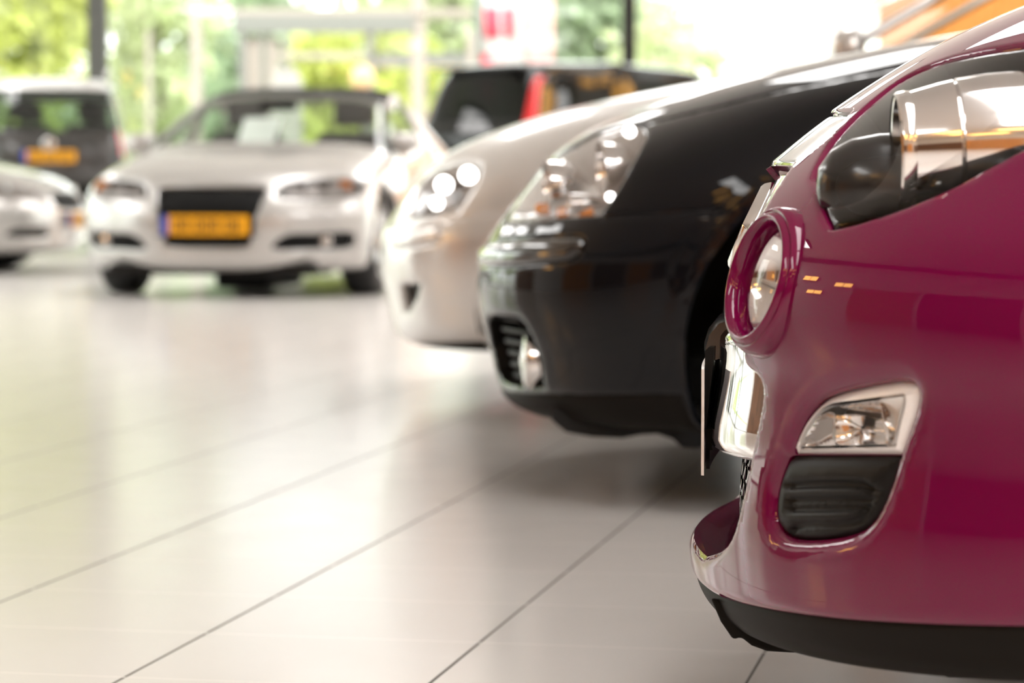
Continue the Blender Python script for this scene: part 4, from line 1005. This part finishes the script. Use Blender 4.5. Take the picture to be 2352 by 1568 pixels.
MB().box(.30, .52, -.58, .58, 1.835, 1.865).build('roof_spoiler', M['blackpaint'], vo.root, bevel=.012)
# ---- silver car at the left edge, its nose pointing right
sl2 = front_car('silver_car', 'low silver car at the left edge with its nose pointing right', (-3.34, 20.1), math.radians(172), KA, M['silver'],
 [('headlamp', [(.44, .575), (.47, .64), (.60, .665), (.78, .675), (.83, .645), (.81, .575), (.62, .565)], M['dimlamp'], -.012),
  ('bumper_vent', [(.45, .27), (.47, .33), (.75, .335), (.77, .275)], M['blackplastic'], -.03)],
 grille=[(0, .48), (.2, .48), (.33, .49), (.36, .54), (.34, .60), (.2, .615), (0, .615)])
plate(sl2, (-.012, 0, .40), (0, -1, 0), (0, 0, 1), (-1, 0, 0), seed=11)
floorpan(sl2, .35, 4.35, .52, .2, .30); seats(sl2, (1.85,), z=.40); dashboard(sl2, 1.18, 1.5, .72, .86, .66); mirror_pod(sl2, 1.48, .93, .84, M['palesilver'])
def sil2(k, m3):
    for (w, z) in ((.56, .615), (.70, .625)):
        x = sl2.invert([(w, z)], 'yz', sr=(0, 14), ur=(0, 1))[0]; P = sl2.surf.P(x[:1], x[1:])[0]; mb = MB(); mb.lathe([(.05, .0), (.045, .012), (.03, .026), (.008, .03), (.008, .01), (0, .008)], P * m3 + [.006, 0, 0], (1, 0, 0), 24); mb.build('headlamp_reflector', M['chrome'], sl2.parts['headlamp'][k], smooth='auto')
both(sil2)
# ================================================================== the showroom
X0, X1, Y0, Y1, ZC = -8.0, 9.0, -8.0, 31.0, 4.2
def wallmat(name, c, r=.8): return mat(name, c, r)
M['wall'] = wallmat('warm grey wall', (.70, .675, .65)); M['ceil'] = wallmat('pale ceiling panels', (.74, .72, .70))
M['mull_dark'] = mat('dark grey aluminium', (.12, .12, .115), .5, .3); M['mull_black'] = mat('black aluminium', (.018, .017, .015), .5, .2)
M['frame_beige'] = mat('pale beige frame', (.40, .345, .31), .55); M['frame_grey'] = mat('grey green beam', (.22, .22, .205), .6)
M['pave'] = mat('pale paving', (.62, .60, .57), .8); M['lawn'] = mat('lawn', (.16, .24, .04), .9)
def woodmat(name, c1, c2, rough=.45):
    m = mat(name, c1, rough); b = m.node_tree.nodes['Principled BSDF']; w = node(m, 'ShaderNodeTexWave'); w.inputs['Scale'].default_value = 3; w.inputs['Distortion'].default_value = 6; w.inputs['Detail'].default_value = 4
    tc = node(m, 'ShaderNodeTexCoord'); mx = node(m, 'ShaderNodeMix'); mx.data_type = 'RGBA'; mx.inputs[6].default_value = (*c1, 1); mx.inputs[7].default_value = (*c2, 1)
    m.node_tree.links.new(tc.outputs['Object'], w.inputs[0]); m.node_tree.links.new(w.outputs['Fac'], mx.inputs[0]); m.node_tree.links.new(mx.outputs[2], b.inputs['Base Color']); return m
M['wood'] = woodmat('orange oiled wood', (.62, .27, .055), (.50, .20, .04)); M['darkwood'] = woodmat('dark brown wood', (.16, .07, .03), (.10, .045, .02))
def emitmat(name, c, s):
    m = bpy.data.materials.new(name); m.use_nodes = True; m.node_tree.nodes.clear(); o = node(m, 'ShaderNodeOutputMaterial'); e = node(m, 'ShaderNodeEmission'); e.inputs[0].default_value = (*c, 1); e.inputs[1].default_value = s; m.node_tree.links.new(e.outputs[0], o.inputs[0]); return m
M['lampwhite'] = emitmat('lit ceiling light', (1.0, .975, .95), 9.0); M['lampwarm'] = emitmat('lit warm light', (1.0, .50, .12), 11.0)
def struct(o): o['kind'] = 'structure'; return o
struct(mk('floor', [(X0, Y0, 0), (X1, Y0, 0), (X1, Y1, 0), (X0, Y1, 0)], [(0, 1, 2, 3)], M['floor'], smooth=False))
struct(MB().box(X0, X1, Y0, Y1, ZC, ZC + .15).build('ceiling', M['ceil']))
struct(MB().box(X0 - .15, X1 + .15, Y0 - .15, Y0, 0, ZC + .15).build('wall_near', M['wall']))
struct(MB().box(X1, X1 + .15, Y0, 20, 0, ZC + .15).build('wall_right', M['wall']))
struct(MB().box(X0, X1, Y1 - .05, Y1 + .12, ZC - .25, ZC + .15).build('trim_1', M['mull_dark']))
struct(MB().box(X0 - .12, X0 + .05, Y0, Y1, ZC - .25, ZC + .15).build('trim_2', M['mull_dark']))
def window(n, a, b, mull=(), z1=ZC - .25, mw=.12, m=M['mull_dark'], gl=M['windowglass'], rails=()):
    """glazed wall from a to b (plan points); mull: positions 0..1 along it"""
    a, b = np.array(a, float), np.array(b, float); L = np.linalg.norm(b - a); d = (b - a) / L; nrm = np.array([-d[1], d[0]])
    r = empty('window_%d' % n, (a[0], a[1], 0), math.atan2(d[1], d[0])); r['kind'] = 'structure'
    mb = MB(); mb.box(0, L, -.03, .03, 0, .05); mb.box(0, L, -.03, .03, z1 - .06, z1); f = mb.build('window_frame', m, r)
    MB().add([(0, 0, .05), (L, 0, .05), (L, 0, z1 - .06), (0, 0, z1 - .06)], [(0, 1, 2, 3)]).build('pane', gl, r)
    for q in mull:
        if isinstance(q, tuple): q, w, mm = q
        else: w, mm = mw, m
        MB().box(q * L - w / 2, q * L + w / 2, -.09, .09, 0, z1).build('mullion', mm, r)
    for z, w, mm in rails: MB().box(0, L, -.05, .05, z - w / 2, z + w / 2).build('rail', mm, r)
    return r
def bx(pxx, y=Y1): return (pxx - 1176) / FPX * y
LB = X1 - X0
def q_(x): return (x - X0) / LB
window(1, (X0, Y1), (X1, Y1), [(q_(bx(229)), .23, M['mull_dark']), (q_(bx(1443)), .17, M['mull_black']), (q_(7.65), .2, M['mull_black'])])
window(2, (X0, 12), (X0, Y1), [i / 5 for i in range(1, 5)])
struct(MB().box(X0 - .15, X0, Y0, 12, 0, ZC + .15).build('wall_left', M['wall']))
window(3, (X1, 20), (X1, Y1), [.5])
# lights in the ceiling
k = 0
for yy in (-1.8, 1.4, 5.5, 10.5, 15.5, 20.5, 25.5):
    for xx in (-6, -2.6, .8, 4.2, 7.6):
        if (yy < 3 and xx < -4) or (xx == -2.6 and yy > 0) or yy == 5.5: continue
        if yy == 15.5 and xx == .8: xx = -.9
        r = empty('ceiling_light', (xx, yy, ZC), 0, 'long white luminous ceiling light of the showroom', 'light', 'white ceiling lights')
        fr_ = MB(); 
        for b_ in ((-.53, -.5, -1.55, 1.55), (.5, .53, -1.55, 1.55), (-.53, .53, -1.55, -1.5), (-.53, .53, 1.5, 1.55)): fr_.box(b_[0], b_[1], b_[2], b_[3], -.08, 0)
        fr_.build('light_frame', M['mull_dark'], r); MB().box(-.5, .5, -1.5, 1.5, -.05, -.03).build('diffuser', M['lampwhite'], r)
for (xx, yy) in ((-3.4, -2.2), (-1.6, -3.6), (-1.9, -5.0), (.6, -4.2), (2.6, -3.6), (-4.2, -5), (-.2, -6.2), (2.2, -6.4), (4.4, -4.6), (5.2, 19.0), (3.6, 21.5), (6.4, 21.5), (6.2, 26.6), (5.0, 27.3), (6.4, 27.75)):
    r = empty('warm_ceiling_light', (xx, yy, ZC - .5), 0, 'amber glowing double tube light hanging from the ceiling', 'light', 'amber ceiling lights')
    MB().box(-.62, .62, -.2, .2, 0, .05).build('lamp_housing', M['mull_dark'], r); MB().box(-.6, .6, -.17, -.03, -.03, 0).build('lamp_tube', M['lampwarm'], r); MB().box(-.6, .6, .03, .17, -.03, 0).build('lamp_tube', M['lampwarm'], r)
    for s in (-.5, .5): MB().box(s - .005, s + .005, -.005, .005, .05, .5).build('suspension_rod', M['mull_dark'], r)
tag(MB().box(4.0, X1 - .05, 28.6, 28.75, 0, 3.6).build('partition_wall', M['wood']), 'orange wooden partition wall at the back, seen through the windows of a silver car', 'partition')
for (xa, xb, za, zb, m_, l_) in ((-6.5, -2.2, 0, 2.2, 'darkwood', 'dark brown wooden wall panel at the near end of the showroom'), (-2.0, 1.4, 0, 2.6, 'wood', 'orange wooden wall panel between the darker ones'), (2.0, 6.5, 0, 2.2, 'darkwood', 'dark brown wooden wall panel by the right wall')):
    tag(MB().box(xa, xb, Y0, Y0 + .06, za, zb).build('wall_panel', M[m_]), l_, 'wall panel')
for k_, (ya, yb, m_, l_) in enumerate(((-7.5, -4.2, 'darkwood', 'dark brown wooden panel on the left wall, nearest the corner'), (-4.0, -.5, 'wood', 'orange wooden panel on the left wall beside the dark corner one'), (-.3, 3.2, 'darkwood', 'dark brown wooden panel in the middle of the left wall'), (3.4, 5.9, 'wood', 'orange wooden panel on the left wall toward the windows'), (9.0, 11.6, 'darkwood', 'dark brown wooden panel next to the left windows'))):
    tag(MB().box(X0, X0 + .06, ya, yb, 0, 2.5).build('wall_panel', M[m_]), l_, 'wall panel')
for (yy, zz, l_) in ((8.4, 2.92, 'amber wall light nearest the left windows'), (7.7, 1.95, 'amber wall light below the one by the left windows'), (6.5, 2.66, 'amber wall light further from the left windows')):
    r = empty('wall_light', (X0 + .07, yy, zz), 0, l_, 'light'); MB().box(-.06, .06, -.42, .42, -.16, .16).build('lamp_housing', M['mull_dark'], r, bevel=.02); MB().box(.06, .075, -.40, -.02, -.13, .13).build('lamp_panel', M['lampwarm'], r); MB().box(.06, .075, .02, .40, -.13, .13).build('lamp_panel', M['lampwarm'], r)
# ================================================================== outdoors
struct(mk('ground', [(-60, Y1, -.02), (60, Y1, -.02), (60, 43, -.02), (-60, 43, -.02), (-60, -40, -.02), (X0, -40, -.02), (X0, Y1, -.02)], [(0, 1, 2, 3), (4, 5, 6, 0)], M['pave'], smooth=False))
struct(mk('lawn', [(-90, 43, -.02), (90, 43, -.02), (90, 160, -.02), (-90, 160, -.02)], [(0, 1, 2, 3)], M['lawn'], smooth=False))
def leafmat(name, c):
    m = bpy.data.materials.new(name); m.use_nodes = True; nt = m.node_tree; nt.nodes.clear(); o = node(m, 'ShaderNodeOutputMaterial'); d = node(m, 'ShaderNodeBsdfDiffuse'); t = node(m, 'ShaderNodeBsdfTranslucent'); mx = node(m, 'ShaderNodeMixShader'); mx.inputs[0].default_value = .45
    n = node(m, 'ShaderNodeTexNoise'); n.inputs['Scale'].default_value = 1.3; r = node(m, 'ShaderNodeValToRGB'); tc = node(m, 'ShaderNodeTexCoord'); nt.links.new(tc.outputs['Object'], n.inputs[0]); nt.links.new(n.outputs['Fac'], r.inputs[0])
    r.color_ramp.elements[0].position = .35; r.color_ramp.elements[1].position = .65; r.color_ramp.elements[0].color = (*[x * .72 for x in c], 1); r.color_ramp.elements[1].color = (*[min(1, x * 1.25) for x in c], 1)
    for b in (d, t): nt.links.new(r.outputs[0], b.inputs[0])
    nt.links.new(d.outputs[0], mx.inputs[1]); nt.links.new(t.outputs[0], mx.inputs[2]); nt.links.new(mx.outputs[0], o.inputs[0]); return m
M['leaf_y'] = leafmat('yellow green leaves', (.60, .64, .22)); M['leaf_g'] = leafmat('fresh green leaves', (.50, .58, .30)); M['leaf_b'] = leafmat('blue green leaves', (.46, .54, .40)); M['leaf_p'] = leafmat('pale green leaves', (.64, .68, .46))
M['bark'] = mat('grey brown bark', (.16, .12, .09), .9)
def tree(x, y, z0, z1, rad, m, label, n=2600, leaf=.2, name='tree', seed=0, gap=0.0):
    rg = np.random.default_rng(seed); r = empty(name, (x, y, 0), 0, label, 'tree' if name == 'tree' else 'shrub', 'trees outside the showroom' if name == 'tree' else None)
    nb = 16; zc = (z0 + z1) / 2; hz = (z1 - z0) / 2
    B = rg.normal(size=(nb, 3)); B /= np.linalg.norm(B, axis=1, keepdims=True); B *= rg.uniform(.35, .85, (nb, 1)); rb = rg.uniform(.28, .5, nb)
    k = rg.integers(0, nb, n); D = rg.normal(size=(n, 3)); D /= np.linalg.norm(D, axis=1, keepdims=True); C = (B[k] + D * (rb[k] * rg.uniform(.5, 1.05, n))[:, None]) * [rad, rad * .8, hz] + [0, 0, zc]
    A = rg.normal(size=(n, 3)); A /= np.linalg.norm(A, axis=1, keepdims=True); Bv = np.cross(A, rg.normal(size=(n, 3))); Bv /= np.linalg.norm(Bv, axis=1, keepdims=True); ll = leaf * rg.uniform(.6, 1.3, n)[:, None]
    V = np.stack([C - A * ll, C + Bv * ll * .5, C + A * ll, C - Bv * ll * .5], 1).reshape(-1, 3)
    mk('foliage', V, np.arange(4 * n).reshape(-1, 4), m, r, smooth=False)
    mb = MB(); h = zc
    mb.tube([(0, 0, 0), (.05, 0, h * .5), (0, .05, h), (.1, 0, zc + hz * .5)], [.16, .12, .09, .03] if name == 'tree' else [.05, .04, .03, .01], 8)
    for b in B[:7]: mb.tube([(0, 0, max(.2, zc - hz * .6)), tuple(b * [rad * .45, rad * .4, hz * .5] + [0, 0, zc])], [.06, .02], 6)
    mb.build('trunk', M['bark'], r, smooth=True); return r
tree(-9.2, 44, .2, 8.2, 3.2, M['leaf_y'], 'big yellow green tree outside at the far left, beyond the dark mullion', 5200, .24, seed=1)
tree(-6.6, 49, .1, 6.4, 1.7, M['leaf_p'], 'pale green tree just right of the wide dark mullion', 1700, .2, seed=2)
tree(-4.9, 54, .1, 5.6, 1.9, M['leaf_b'], 'blue green tree behind the glass lobby at its left side', 2600, .2, seed=3)
tree(-2.9, 46, .0, 3.5, 1.7, M['leaf_y'], 'round yellow green bush seen through the glass lobby', 4800, .16, 'shrub', seed=4)
tree(-.7, 48, .0, 3.2, 1.2, M['leaf_y'], 'yellow green bush at the right end of the glass lobby', 2400, .16, 'shrub', seed=5)
tree(1.6, 56, .2, 6.2, 2.0, M['leaf_b'], 'blue green tree left of the black mullion, right of the red flag', 3400, .22, seed=6)
tree(3.6, 52, .6, 5.4, 1.6, M['leaf_p'], 'pale sparse tree right of the black mullion', 900, .22, seed=7)
tree(-1.5, 62, .5, 8.0, 3.4, M['leaf_p'], 'pale tall tree rising behind the glass lobby', 3600, .28, seed=8)
for i, (x, y) in enumerate(((-14, 6), (-15, 13), (-13.5, -1), (-16, 21), (-15, 29), (-14.5, 37))):
    tree(x, y, .2, 5.5, 2.2, M['leaf_g'], 'green tree outside the left glass wall', 1800, .24, seed=20 + i)
def hedge(x0, x1, y, h, m, label, seed, n=3200):
    rg = np.random.default_rng(seed); C = np.stack([rg.uniform(x0, x1, n), y + rg.uniform(-.5, .5, n), rg.uniform(0, 1, n) ** .8 * h * (1 + .12 * np.sin(rg.uniform(x0, x1, n) * 2))], 1)
    A = rg.normal(size=(n, 3)); A /= np.linalg.norm(A, axis=1, keepdims=True); Bv = np.cross(A, rg.normal(size=(n, 3))); Bv /= np.linalg.norm(Bv, axis=1, keepdims=True); ll = .2 * rg.uniform(.6, 1.3, n)[:, None]
    o = mk('hedge', np.stack([C - A * ll, C + Bv * ll * .5, C + A * ll, C - Bv * ll * .5], 1).reshape(-1, 3), np.arange(4 * n).reshape(-1, 4), m, smooth=False); tag(o, label, 'hedge')
hedge(-12.5, -5.2, 62, 3.2, M['leaf_p'], 'long pale green hedge far outside behind the left trees', 41)
hedge(-5.0, 2.2, 70, 2.6, M['leaf_p'], 'pale green hedge far outside behind the lobby', 42)
sun = bpy.data.lights.new('sun', 'SUN'); sun.energy = 3.4; sun.angle = .05; sun.color = (1, .97, .9); suno = bpy.data.objects.new('sun', sun); COL.objects.link(suno); suno.rotation_euler = (math.radians(38), 0, math.radians(0)); suno.location = (0, -20, 40)
# glass entrance lobby outside the back wall
YL = 36.0
def lx(p): return (p - 1176) / FPX * YL
lob = empty('glass_lobby', (0, YL, 0), 0, 'glass entrance lobby with pale posts and a grey beam outside', 'lobby')
mb = MB().box(lx(540), lx(955), -.1, .2, 2.78, 3.02); mb.build('roof_beam', M['frame_grey'], lob); MB().box(lx(540), lx(1085), -.1, 1.0, 3.02, 3.10).build('roof_edge', M['frame_beige'], lob)
for p, w, m_ in ((455, .14, 'frame_beige'), (346, .06, 'frame_beige'), (962, .20, 'frame_beige'), (560, .10, 'frame_grey'), (608, .05, 'frame_grey'), (852, .12, 'frame_grey'), (1083, .12, 'frame_beige')):
    MB().box(lx(p) - w / 2, lx(p) + w / 2, -.06, .06, 0, 4.6 if w > .13 else 2.8).build('post', M[m_], lob)
for p0, p1 in ((566, 602), (614, 640)): MB().box(lx(p0), lx(p1), .02, .05, .9, 2.72).build('frosted_panel', M['frame_beige'], lob)
MB().box(lx(640), lx(870), -.04, .04, 2.42, 2.5).build('door_header', M['frame_beige'], lob); MB().box(lx(852), lx(1090), -.04, .04, 2.3, 2.5).build('door_header', M['frame_grey'], lob)
MB().add([(lx(346), 0, 0), (lx(560), 0, 0), (lx(560), 0, 4.4), (lx(346), 0, 4.4)], [(0, 1, 2, 3)]).build('pane', M['windowglass'], lob)
MB().add([(lx(962), 0, 0), (lx(1083), 0, 0), (lx(1083), 0, 4.4), (lx(962), 0, 4.4)], [(0, 1, 2, 3)]).build('pane', M['windowglass'], lob)
# white round-topped board standing in the lobby doorway
sb = empty('notice_board', (lx(682), 34.5, 0), 0, 'white round-topped board standing in front of the glass lobby', 'board')
pts = [(-.20, 0, .5), (.20, 0, .5), (.20, 0, 1.95)] + [(.20 * math.cos(t), 0, 1.95 + .32 * math.sin(t)) for t in np.linspace(.1, PI - .1, 12)] + [(-.20, 0, 1.95)]
MB().prism(pts, (0, .04, 0)).build('board_panel', M['boardwhite'], sb); MB().box(-.03, .03, 0, .04, 2.2, 2.62).build('board_stem', M['frame_beige'], sb); MB().box(-.25, .25, -.2, .24, 0, .05).build('board_base', M['mull_dark'], sb); MB().box(-.02, .02, .0, .04, .05, .5).build('board_leg', M['mull_dark'], sb)
M['paleorange'] = mat('pale orange plastic', (.85, .55, .30), .5)
po = empty('orange_sign', (lx(843), 35.0, 0), 0, 'short post with a pale orange sign beside the lobby door', 'lamp'); MB().tube([(0, 0, 0), (0, 0, 2.0)], .03).build('post', M['frame_grey'], po, smooth=True)  # stands in for a small traffic sign, shaped as a globe on a post
mb = MB(); mb.lathe([(.16 * math.sin(t), -.16 * math.cos(t)) for t in np.linspace(0, PI, 14)], (0, 0, 2.12), (0, 0, 1), 24); mb.build('globe', M['paleorange'], po, smooth=True)
# red and white flags
M['flagred'] = mat('red flag cloth', (.75, .06, .10), .8); M['flagpink'] = mat('pale pink flag cloth', (.72, .42, .41), .8); M['flagwhite'] = mat('white flag cloth', (.60, .57, .57), .8)
YF = 37.5
def fx(p): return (p - 1176) / FPX * YF
fl = empty('advertising_flag', (fx(1106), YF, 0), 0, 'red and white advertising flag on a green grey pole outside', 'flag')
MB().tube([(-.05, 0, 0), (-.05, 0, 6)], .05).build('flag_pole', mat('green grey pole', (.16, .20, .18), .5), fl, smooth=True)
def cloth(x0, x1, z0, z1, m_, nm, par, ph=0.0, yo=0.0):
    n = 16; V = []; F = []
    for i in range(n + 1):
        for z in (z0, (z0 + z1) / 2, z1): u = i / n; V.append((x0 + (x1 - x0) * u, yo + .05 * math.sin(u * 7 + z + ph), z))
    for i in range(n):
        for j in (0, 1): F.append((i * 3 + j, i * 3 + 3 + j, i * 3 + 4 + j, i * 3 + 1 + j))
    o = mk(nm, V, F, m_, par); s = o.modifiers.new('thickness', 'SOLIDIFY'); s.thickness = .006; return o
w1 = fx(1280) - fx(1106)
cloth(0, w1 * .55, 1.5, 4.6, M['flagwhite'], 'flag_cloth', fl)
cloth(.04, w1 * .42, 2.78, 3.22, M['flagred'], 'flag_stripe', fl, yo=-.03); cloth(.0, w1 * .25, 1.9, 2.55, M['flagred'], 'flag_stripe', fl, yo=-.03)
f2_ = empty('advertising_flag', (fx(1208), YF + .4, 0), 0, 'pale pink flag right of the red and white one', 'flag'); cloth(0, fx(1272) - fx(1208), 1.3, 4.8, M['flagpink'], 'flag_cloth', f2_, 1.0); MB().tube([(-.04, 0, 0), (-.04, 0, 6)], .03).build('flag_pole', M['frame_grey'], f2_, smooth=True)
# sky
wd = bpy.data.worlds.new('sky'); SC.world = wd; wd.use_nodes = True; bg = wd.node_tree.nodes['Background']; bg.inputs[0].default_value = (1.0, 1.0, .985, 1); bg.inputs[1].default_value = 3.2
SC.view_settings.view_transform = 'Standard'; SC.view_settings.look = 'None'; SC.view_settings.exposure = 0.36; SC.view_settings.gamma = 1.0
SC.cycles.use_denoising = True; SC.cycles.max_bounces = 7; SC.cycles.use_adaptive_sampling = True; SC.cycles.adaptive_threshold = .025; SC.cycles.transparent_max_bounces = 24; SC.cycles.sample_clamp_indirect = 6.0; SC.cycles.caustics_reflective = False; SC.cycles.caustics_refractive = False
SC.cycles.diffuse_bounces = 3; SC.cycles.glossy_bounces = 4
